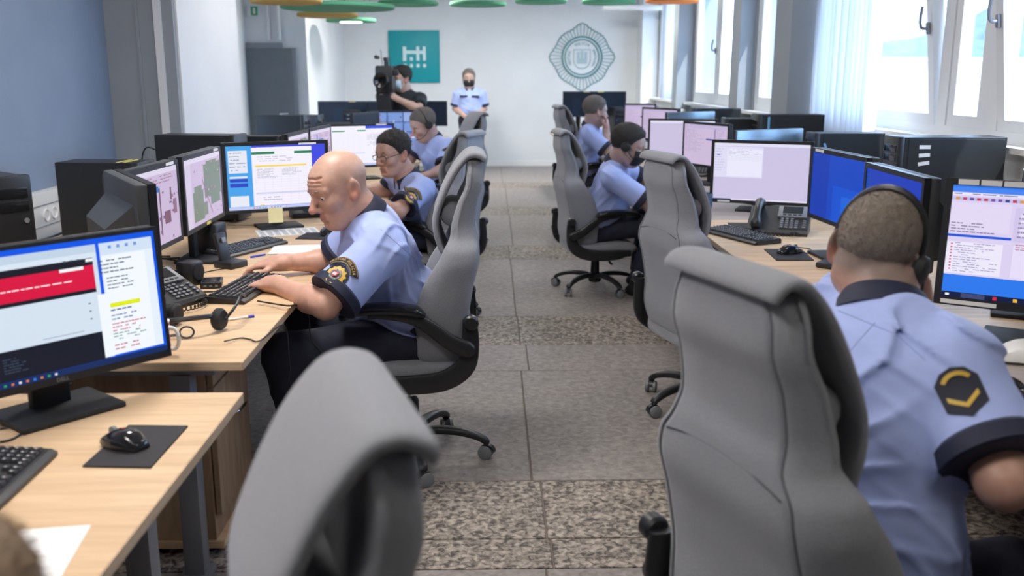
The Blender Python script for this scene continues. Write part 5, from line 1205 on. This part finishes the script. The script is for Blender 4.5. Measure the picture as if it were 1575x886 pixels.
        cl.loft(rings).build('collar', g('collar_m', 'navy'), shirt, ang=60)
    # ------- trousers and shoes
    Q = Blob(); Q.slab(pel+up*.035, pel-up*.06, lat, .165*tw, .165*tw, .122*tw+bl*.6, .115*tw, .05); wt = wrinkle(.006, 48, 2.)
    for sd in 'LR':
        hp = pel+lat*(.092 if sd == 'L' else -.092)-up*.02; kn, an = V3(S['kn'+sd]), V3(S['an'+sd]); Q.cone(hp, kn, .098*tw, .073, .05).cone(kn, an, .073, .060, .03, True)
    blob_obj('trousers', [Q.mesh(.0105*rs, lambda x, y, z, D: D+wt(x, y, z)*np.clip(1.2-np.abs(D)*8, 0, 1))], g('trouser', 'trouser'), t, org)
    for sd in 'LR':
        an = V3(S['an'+sd]); td = Vector(g('toe'+sd, fw)); td.z = 0; td.normalize(); F = Blob(); hz_ = max(an.z-.075, 0); hl_ = Vector((an.x, an.y, .040))-td*.03
        F.ell(hl_, np.array(Matrix((td, Vector((-td.y, td.x, 0)), Vector((0, 0, 1)))).transposed()), (.055, .038, .038), .03).ell(hl_+td*.15-Vector((0, 0, .006)), np.array(Matrix((td, Vector((-td.y, td.x, 0)), Vector((0, 0, 1)))).transposed()), (.085, .047, .030), .04).cone(hl_+td*.02+Vector((0, 0, .02)), an+Vector((0, 0, .02)), .045, .045, .03)
        blob_obj('shoe', [F.mesh(.009, lambda x, y, z, D: np.maximum(D, .003-z+0*x+0*y))], 'shoe_black', t, org)
        if g('sock') and sd == 'L': pass
    S['_'] = dict(t=t, org=org, H=H, Rh=Rh, hs=hs, bv=bv, shirt=shirt, fw=fw, up=up, lat=lat, sle=sle, nb=nb)
    return S['_']
def headset(P, side=1, m='black_plastic', mic=True, single=False, bx=-.012):
    t, H, org, Rh, hs = P['t'], P['H'], P['org'], P['Rh'], P['hs']
    h = MB().tube([H(-.008+(bx+.008)*max(0, math.sin(a)), .087*math.cos(a), .012+.119*math.sin(a)**.85 if math.sin(a) > 0 else .012)-org for a in [PI*k/24 for k in range(25)]], .0085, 8).build('headset_band', m, t)
    for s in ((1, -1) if not single else (side,)):
        MB().lathe([(.003, -.010), (.030, -.010), (.034, -.002), (.030, .012), (.016, .018), (.003, .018)], 18, c=H(-.008, s*.092, -.004)-org, rot=Rh @ Matrix.Rotation(-s*PI/2, 3, 'X')).build('ear_cup', 'black_matte', h)
    if mic: MB().tube(spline([H(.0, side*.104, -.012)-org, H(.05, side*.098, -.055)-org, H(.098, side*.05, -.078)-org, H(.112, side*.018, -.076)-org], 16), [.003]*14+[.005, .0055, .004], 8).build('microphone', m, h)
def mask(P, m='mask_black'):
    t, H, org = P['t'], P['H'], P['org']; rings = []
    for j in range(9):
        v = j/8; z = -.012-.095*v; ring = []
        for k in range(15):
            a = -1+2*k/14; rr = interp(v, [(0, .112), (.3, .126), (.65, .114), (1, .086)]); wd = interp(v, [(0, .058), (.4, .068), (.8, .058), (1, .044)])
            ring.append(H(.012+(rr-.012)*math.cos(a*1.25)**.75 if math.cos(a*1.25) > 0 else .012, wd*1.12*math.sin(a*1.5), z+.004*math.sin(j*2.4)*0)-org)
        rings.append(ring)
    o = MB().loft(rings, False, False).build('face_mask', m, t, ang=80); md = o.modifiers.new('thick', 'SOLIDIFY'); md.thickness = .003
    for s in (1, -1): MB().tube([H(.045, s*.074, -.02)-org, H(.0, s*.083, .015)-org, H(-.03, s*.086, .0)-org, H(.0, s*.078, -.05)-org, H(.045, s*.066, -.075)-org], .0012, 6).build('mask_loop', m, o)
def decal(P, o, n, up, polys, parent=None):
    """polys: list of (name, material, MB in the XY plane); laid on the shirt surface around o"""
    x = Vector(up).cross(n).normalized(); y = n.cross(x).normalized(); bv = P['bv']
    for lay, (name, m, mb) in enumerate(polys):
        vs = []
        for v in mb.v:
            q = o+x*v[0]+y*v[1]+n*.06; hit = bv.ray_cast(q, -n, .14); p = (hit[0] if hit[0] is not None else q-n*.06)
            if (p-o).dot(n) < -.03: p = p+n*(-.03-(p-o).dot(n))
            vs.append(p+n*(.0028+.0016*lay+v[2])-P['org'])
        mb.v = [tuple(v) for v in vs]; mb.build(name, m, P['shirt'], ang=50)
def fan(mb, pts, rings=8):
    c = Vector((sum(p[0] for p in pts)/len(pts), sum(p[1] for p in pts)/len(pts), 0)); n = len(pts); vs = [c]
    for r in range(1, rings+1): vs += [c+(Vector((p[0], p[1], 0))-c)*r/rings for p in pts]
    fs = [(0, 1+i, 1+(i+1) % n) for i in range(n)]
    for r in range(rings-1): fs += [(1+r*n+i, 1+(r+1)*n+i, 1+(r+1)*n+(i+1) % n, 1+r*n+(i+1) % n) for i in range(n)]
    return mb.add(vs, fs)
def annulus(mb, r0, r1, a0=0, a1=360, n=40, c=(0, 0)):
    vs, fs = [], []
    for k in range(n+1):
        a = R(a0+(a1-a0)*k/n); vs += [(c[0]+r0*math.cos(a), c[1]+r0*math.sin(a), 0), (c[0]+(r0+r1)/2*math.cos(a), c[1]+(r0+r1)/2*math.sin(a), 0), (c[0]+r1*math.cos(a), c[1]+r1*math.sin(a), 0)]
        if k < n: o = k*3; fs += [(o, o+1, o+4, o+3), (o+1, o+2, o+5, o+4)]
    return mb.add(vs, fs)
def arcword(mb, txt, a0, a1, rad, size, c=(0, 0)):
    for k, ch in enumerate(txt):
        a = R(a0+(a1-a0)*k/(len(txt)-1)); text_mb(mb, ch, size, frame((c[0]+rad*math.cos(a), c[1]+rad*math.sin(a), 0), (math.sin(a), -math.cos(a), 0), (math.cos(a), math.sin(a), 0)), .0)
    return mb
def police_patch(P, o, n, up, sc=1.0, text=True):
    r = .040*sc; L = []
    L.append(('badge', 'patch_navy', fan(MB(), [(r*math.cos(2*PI*k/40), r*math.sin(2*PI*k/40)) for k in range(40)])))
    L.append(('badge_star', 'gold', fan(MB(), [(r*(.86 if k % 2 else .72)*math.cos(2*PI*k/24), r*(.86 if k % 2 else .72)*math.sin(2*PI*k/24)) for k in range(24)])))
    L.append(('badge_ring', 'metal_dark', fan(MB(), [(r*.50*math.cos(2*PI*k/28), r*.50*math.sin(2*PI*k/28)) for k in range(28)])))
    if text: L.append(('badge_lettering', 'patch_white', arcword(MB(), 'MESTSKÁ POLÍCIA BRATISLAVA ', 200, -150, r*.41, r*.15)))
    L.append(('badge_shield', 'patch_red', fan(MB(), [(-r*.24, r*.22), (-r*.24, -r*.08), (-r*.14, -r*.24), (0, -r*.30), (r*.14, -r*.24), (r*.24, -r*.08), (r*.24, r*.22), (0, r*.24)])))
    cs = MB()
    for x0, y0, x1, y1 in ((-.16, -.14, .16, -.02), (-.16, -.02, -.08, .10), (.08, -.02, .16, .10), (-.04, -.02, .04, .14)): cs.add([(x0*r, y0*r, 0), (x1*r, y0*r, 0), (x1*r, y1*r, 0), (x0*r, y1*r, 0)], [(0, 1, 2, 3)])
    L.append(('badge_castle', 'patch_white', cs))
    c = (0, -.004*sc); L.append(('arc_patch', 'patch_navy', annulus(MB(), .046*sc, .070*sc, 32, 148, 30, c)))
    L.append(('arc_border', 'gold', annulus(annulus(MB(), .0478*sc, .0490*sc, 35, 145, 30, c), .0667*sc, .0680*sc, 35, 145, 30, c)))
    if text: L.append(('arc_lettering', 'gold', arcword(MB(), 'MESTSKÁ POLÍCIA', 140, 40, .0578*sc, .0125*sc, c)))
    decal(P, o, n, up, L)
# ------------------------------------------------------------------ the eight people
def V(*a): return Vector(a)
wl_ = aty(424, 437, 3.33); wr__ = aty(432, 404, 3.62)
bald = dict(head=aty(521, 289, 3.40), face=(-.75, -.56, -.32), roll=R(4), neck=aty(554, 325, 3.44), pelvis=V(-.30, 3.60, .545), shL=aty(592, 380, 3.29), shR=aty(572, 340, 3.66),
    elL=aty(500, 470, 3.13), wrL=wl_, hdL=(-.80, .38, -.10), elR=V(-.62, 3.72, .775), wrR=wr__, hdR=(-.93, .05, -.12), curlL=(.30, .45, .35), curlR=(.25, .45, .4),
    knL=V(-.745, 3.25, .53), knR=V(-.76, 3.70, .53), anL=V(-.70, 3.28, .11), anR=V(-.74, 3.68, .11), skin=(.62, .36, .27), stubble=(.52, .33, .26), sleeve=.86, sleeve_r=.086, hs=1.07, furrows=1, gaze=(1, .12, -.25), belly=.03, torso_w=1.10, wamp=.014, seed=1.3, brow='brow')
P = person('bald officer in a pale blue shirt typing at the left desk, chin lowered', bald)
# badge on the near sleeve
def aim(P, px, py, up=(0, 0, 1)):
    o = Vector((0, 0, CH)); d = ray(px, py).normalized(); hit = P['bv'].ray_cast(o, d, 30)
    return hit
hit = aim(P, 516, 423)
if hit[0] is not None:
    n = (hit[1] if hit[1].dot(hit[0]-Vector((0, 0, CH))) < 0 else -hit[1]); sh, he, el = P['sle']['L']; police_patch(P, hit[0], n.normalized(), (sh-el)+Vector((0, 0, .05)), 1.12)
def stitch(P, pts, r=.0011, name='seam_line', m='shirt_seam'):
    q = []
    for a, b in zip(pts, pts[1:]):
        for k in range(8):
            h_ = aim(P, a[0]+(b[0]-a[0])*k/8, a[1]+(b[1]-a[1])*k/8)
            if h_[0] is not None: q.append(h_[0]-P['org'])
    if len(q) > 3: MB().tube(q, r, 6).build(name, m, P['shirt'])
mat('shirt_seam', (.27, .34, .62), .8)
stitch(P, [(585, 352), (615, 378), (640, 400)]); stitch(P, [(640, 400), (648, 430), (655, 462)])
# officer with glasses
gl = dict(head=aty(604, 236, 5.85), face=(-.66, -.72, -.16), slen=.014, neck=aty(624, 270, 5.90), pelvis=V(-.36, 5.98, .53), shL=aty(650, 290, 5.74), shR=aty(608, 279, 6.10), elL=aty(612, 325, 5.55), wrL=V(-.86, 5.75, .775), hdL=(-.9, .2, -.1),
    elR=V(-.66, 6.10, .775), wrR=V(-.90, 5.98, .775), hdR=(-.95, -.1, -.1), knL=V(-.76, 5.8, .53), knR=V(-.78, 6.15, .53), anL=V(-.72, 5.8, .11), anR=V(-.74, 6.15, .11), skin=(.50, .30, .24), hair='hair_dark', hoff=.007, sleeve=.74, hs=1.07, res=1.4, seed=2.1, brow='hair_dark')
P2 = person('officer with thin glasses and short dark hair at the second left desk', gl)
def glasses(P):
    H, org, t = P['H'], P['org'], P['t']; m = MB()
    for s in (1, -1):
        m.tube([H(.103+.0*math.cos(a), s*(.033+.025*math.copysign(abs(math.cos(a))**.55, math.cos(a))), -.004+.013*math.copysign(abs(math.sin(a))**.55, math.sin(a)))-org for a in [2*PI*k/20 for k in range(21)]], .0015, 6, False); m.tube([H(.102, s*.056, .0)-org, H(.06, s*.076, .004)-org, H(-.01, s*.086, .006)-org], .0018, 6)
    m.tube([H(.104, .011, 0)-org, H(.110, 0, .002)-org, H(.104, -.011, 0)-org], .0015, 6).build('glasses', 'black_gloss', t)
glasses(P2)
hit = aim(P2, 632, 304)
if hit[0] is not None:
    n = (hit[1] if hit[1].dot(hit[0]-Vector((0, 0, CH))) < 0 else -hit[1]); sh, he, el = P2['sle']['L']; police_patch(P2, hit[0], n.normalized(), (sh-el)+Vector((0, 0, .1)), 1.15)
# officer with headset, left rear
hs_ = dict(head=aty(651, 192, 8.2), face=(-.80, -.42, -.42), neck=aty(664, 211, 8.26), pelvis=V(-.38, 8.35, .50), shL=aty(690, 226, 8.12), shR=aty(650, 218, 8.45), elL=aty(682, 262, 7.95), wrL=aty(655, 270, 7.95), hdL=(-.95, .1, -.1),
    elR=V(-.72, 8.45, .78), wrR=V(-.95, 8.35, .775), hdR=(-.95, 0, -.1), knL=V(-.76, 8.2, .52), knR=V(-.78, 8.5, .52), anL=V(-.72, 8.2, .11), anR=V(-.74, 8.5, .11), skin=(.48, .31, .27), hair='hair_grey', hoff=.007, sleeve=.78, hs=1.07, res=1.5, seed=3.0)
P3 = person('grey-haired officer with a headset looking down at the third left desk', hs_); headset(P3, 1)
hit = aim(P3, 692, 238)
if hit[0] is not None:
    n = (hit[1] if hit[1].dot(hit[0]-Vector((0, 0, CH))) < 0 else -hit[1]); sh, he, el = P3['sle']['L']; police_patch(P3, hit[0], n.normalized(), (sh-el)+Vector((0, 0, .1)), 1.15, False)
# standing officer by the back wall
by = 14.9
st = dict(head=aty(721, 121, by), face=(.05, -1, -.05), neck=aty(722, 135, by), pelvis=aty(724, 184, by), shL=aty(741, 145, by), shR=aty(704, 145, by), elL=aty(745, 167, by+.03), wrL=aty(730, 179, by-.22), hdL=(-.75, 0, -.65), elR=aty(700, 167, by+.03), wrR=aty(715, 179, by-.22), hdR=(.75, 0, -.65), pnL=(0, 1, 0), pnR=(0, 1, 0),
    knL=V(0, 0, 0), knR=V(0, 0, 0), anL=V(0, 0, 0), anR=V(0, 0, 0), skin=(.48, .32, .26), hair='hair_grey', sleeve=.80, res=1.7, hs=1.12, trouser='trouser')
pv = st['pelvis']; nb_ = st['neck']
st.update(knL=V(pv.x+.09, by, pv.z*.54), knR=V(pv.x-.09, by, pv.z*.54), anL=V(pv.x+.10, by+.02, .10), anR=V(pv.x-.10, by+.02, .10))
P4 = person('masked officer standing by the back wall with hands clasped', st); mask(P4)
for s in (1, -1): MB().box((0, 0, 0), (.12, .012, .035)).build('pocket_flap', 'navy', P4['shirt'], nb_-P4['up']*.13+P4['lat']*s*.09+P4['fw']*.128-P4['org'])
# cameraman
cy_ = 10.9
cm = dict(head=aty(617, 121, cy_), face=(-.75, -.62, -.08), neck=aty(623, 139, cy_+.03), pelvis=aty(620, 205, cy_+.05), shL=aty(647, 153, cy_-.02), shR=aty(603, 150, cy_+.1), elL=aty(644, 168, cy_-.28), wrL=aty(609, 151, cy_-.36), hdL=(-.7, -.1, .5), pnL=(-.3, .5, -.4), elR=aty(590, 172, cy_-.12), wrR=aty(582, 148, cy_-.30), hdR=(.1, -.6, .3), pnR=(.9, 0, 0), curlR=(.6, .7, .5),
    skin=(.50, .33, .27), hair='hair_dark', hoff=.010, sleeve=.70, shirt='tshirt_black', cuffs=False, collar=False, res=1.5, hs=1.08, hsz=1, knL=V(0, 0, 0), knR=V(0, 0, 0), anL=V(0, 0, 0), anR=V(0, 0, 0))
pv = cm['pelvis']; cm.update(knL=V(pv.x+.10, cy_, pv.z*.54), knR=V(pv.x-.10, cy_, pv.z*.54), anL=V(pv.x+.12, cy_, .10), anR=V(pv.x-.12, cy_, .10))
P5 = person('cameraman in a black t-shirt and pale blue face mask filming at the left rear', cm); mask(P5, 'mask_blue')
c = aty(594, 122, cy_-.22); t = thing('video_camera', 'black shoulder video camera held up by the cameraman', 'camera', c); t.scale = (1.35, 1.2, 1.45)
MB().rbox((0, 0, 0), (.14, .36, .20), .015).build('body', 'black_plastic', t); MB().lathe([(.004, 0), (.05, 0), (.055, .10), (.062, .16), (.05, .165), (.004, .12)], 20, c=(-.01, -.17, -.01), rot=rot_to((0, -1, 0))).build('lens', 'black_gloss', t)
MB().rbox((0, .05, .15), (.03, .22, .025), .008).cyl((0, -.04, .09), (0, -.04, .15), .01).cyl((0, .13, .09), (0, .13, .15), .01).build('handle', 'black_plastic', t); MB().cyl((-.05, -.10, .16), (-.05, -.28, .16), .014).build('microphone', 'black_matte', t)
MB().rbox((.08, -.10, .05), (.06, .10, .05), .008).build('viewfinder', 'black_plastic', t); MB().rbox((0, .21, 0), (.11, .07, .16), .01).build('battery', 'black_matte', t); MB().rbox((-.01, -.05, -.18), (.12, .22, .18), .02).build('grip_base', 'black_matte', t)
for q in ((.03, .08), (-.04, .12)): MB().tube([(q[0], q[1], .10), (q[0]-.01, q[1], .22)], .003, 6).build('antenna', 'black_matte', t)
# shaven-headed officer, right foreground
r1 = dict(head=aty(1347, 390, 1.955), face=(.58, .76, -.26), roll=R(13), neck=aty(1360, 474, 1.87), pelvis=V(.60, 1.58, .50), shL=aty(1290, 492, 2.02), shR=aty(1462, 572, 1.68), elR=aty(1545, 742, 1.50), wrR=V(1.12, 1.70, .775), hdR=(.8, .5, -.05), elL=V(1.12, 2.30, .775), wrL=aty(1410, 484, 2.08), hdL=(-.15, -.10, 1), pnL=(-.9, -.4, 0), curlL=(.5, .6, .5),
    knL=V(1.03, 1.70, .52), knR=V(1.02, 1.36, .52), anL=V(.98, 1.72, .11), anR=V(.97, 1.36, .11), skin=(.50, .29, .22), stubble=(.22, .18, .16), hair='hair_buzz', hoff=.002, slen=.006, strands=9000, hline=[(-.13, -.072), (-.07, -.066), (-.03, -.03), (-.005, .0), (.03, .03), (.06, .07), (.13, .09)], sleeve=.82, hs=1.04, belly=.045, torso_w=1.20, wamp=.015, seed=.4)
P6 = person('shaven-headed officer with a headset in the right foreground, seen from behind', r1); headset(P6, -1, single=True, bx=-.035)
hit = aim(P6, 1478, 602)
if hit[0] is not None:
    n = (hit[1] if hit[1].dot(hit[0]-Vector((0, 0, CH))) < 0 else -hit[1]).normalized(); sh, he, el = P6['sle']['R']; u = (sh-el).normalized()
    sp = [(-.036, -.030), (0, -.052), (.036, -.030), (.038, .022), (.022, .040), (0, .046), (-.022, .040), (-.038, .022)]
    gv = MB(); 
    for (a, b) in (((-.027, -.014), (0, -.034)), ((0, -.034), (.027, -.014))):
        a, b = Vector((*a, 0)), Vector((*b, 0)); gv.add([a, b, b+Vector((0, .010, 0)), a+Vector((0, .010, 0))], [(0, 1, 2, 3)])
    decal(P6, hit[0], n, u, [('rank_patch', 'patch_navy', fan(MB(), sp)), ('rank_chevron', 'gold', gv), ('rank_arc', 'gold', annulus(MB(), .024, .032, 35, 145, 16, (0, .004)))])
# masked officer with headset, right row
r3 = dict(head=aty(967, 224, 6.36), face=(.93, -.24, -.28), neck=aty(950, 247, 6.44), pelvis=V(.72, 6.58, .47), shR=aty(940, 272, 6.26), shL=aty(955, 262, 6.66), elR=aty(1002, 318, 6.20), wrR=V(1.20, 6.30, .775), hdR=(1, 0, -.1), elL=V(1.06, 6.70, .775), wrL=V(1.25, 6.55, .775), hdL=(1, -.1, -.1),
    knL=V(1.12, 6.7, .50), knR=V(1.12, 6.4, .50), anL=V(1.05, 6.7, .11), anR=V(1.0, 6.38, .11), skin=(.42, .28, .24), hair='hair_dark', hoff=.010, sleeve=.8, hs=1.06, res=1.4, seed=5., belly=.03)
P7 = person('dark-haired officer in a black mask and headset in the right row', r3); mask(P7); headset(P7, -1)
# officer resting his chin, right row far
r4 = dict(head=aty(916, 171, 9.05), face=(.90, .38, -.10), neck=aty(909, 191, 9.08), pelvis=V(.86, 9.22, .50), shR=aty(905, 206, 8.92), shL=aty(912, 203, 9.30), elR=aty(938, 236, 8.85), wrR=aty(932, 199, 8.98), hdR=(.1, .2, 1), pnR=(-.9, .3, 0), curlR=(.6, .7, .6), elL=V(1.18, 9.35, .775), wrL=V(1.35, 9.20, .775), hdL=(1, -.2, -.1),
    knL=V(1.22, 9.35, .50), knR=V(1.22, 9.05, .50), anL=V(1.15, 9.35, .11), anR=V(1.15, 9.05, .11), skin=(.46, .32, .28), hair='hair_grey', hoff=.008, sleeve=.8, hs=1.08, res=1.5, seed=6.)
P8 = person('grey-haired officer resting his chin on his hand in the right row', r4)
for PP, px, py in ((P8, 925, 196),):
    hit = aim(PP, px, py)
    if hit[0] is not None:
        n = (hit[1] if hit[1].dot(hit[0]-Vector((0, 0, CH))) < 0 else -hit[1]).normalized(); sh, he, el = PP['sle']['R']; police_patch(PP, hit[0], n, (sh-el)+Vector((0, 0, .1)), 1.15, False)

stitch(P6, [(1290, 562), (1320, 525), (1350, 492)]) ; stitch(P6, [(1290, 478), (1320, 490), (1380, 515), (1430, 560)])

# person at the bottom left corner: only the hair and a pale blue shoulder reach into the picture
bl_ = dict(head=aty(-160, 1060, .70), face=(-.92, .05, -.35), neck=V(-.425, .78, .915), pelvis=V(-.37, .93, .50), shL=V(-.43, .60, .84), shR=V(-.53, .955, .835), elL=V(-.66, .62, .79), wrL=V(-.88, .72, .775), hdL=(-.9, .2, -.05), elR=V(-.72, 1.06, .79), wrR=V(-.93, 1.0, .785), hdR=(-1, 0, -.1),
    knL=V(-.82, .78, .52), knR=V(-.82, 1.08, .52), anL=V(-.78, .78, .11), anR=V(-.78, 1.08, .11), skin=(.52, .33, .26), hair='hair_brown', hoff=.014, hline=[(-.13, -.16), (-.03, -.15), (.0, -.12), (.03, -.05), (.06, .05), (.13, .08)], slen=.016, strands=4000, sleeve=.8, res=1.4, seed=8.)
person('brown-haired person in pale blue leaning over the desk at the bottom left corner', bl_)
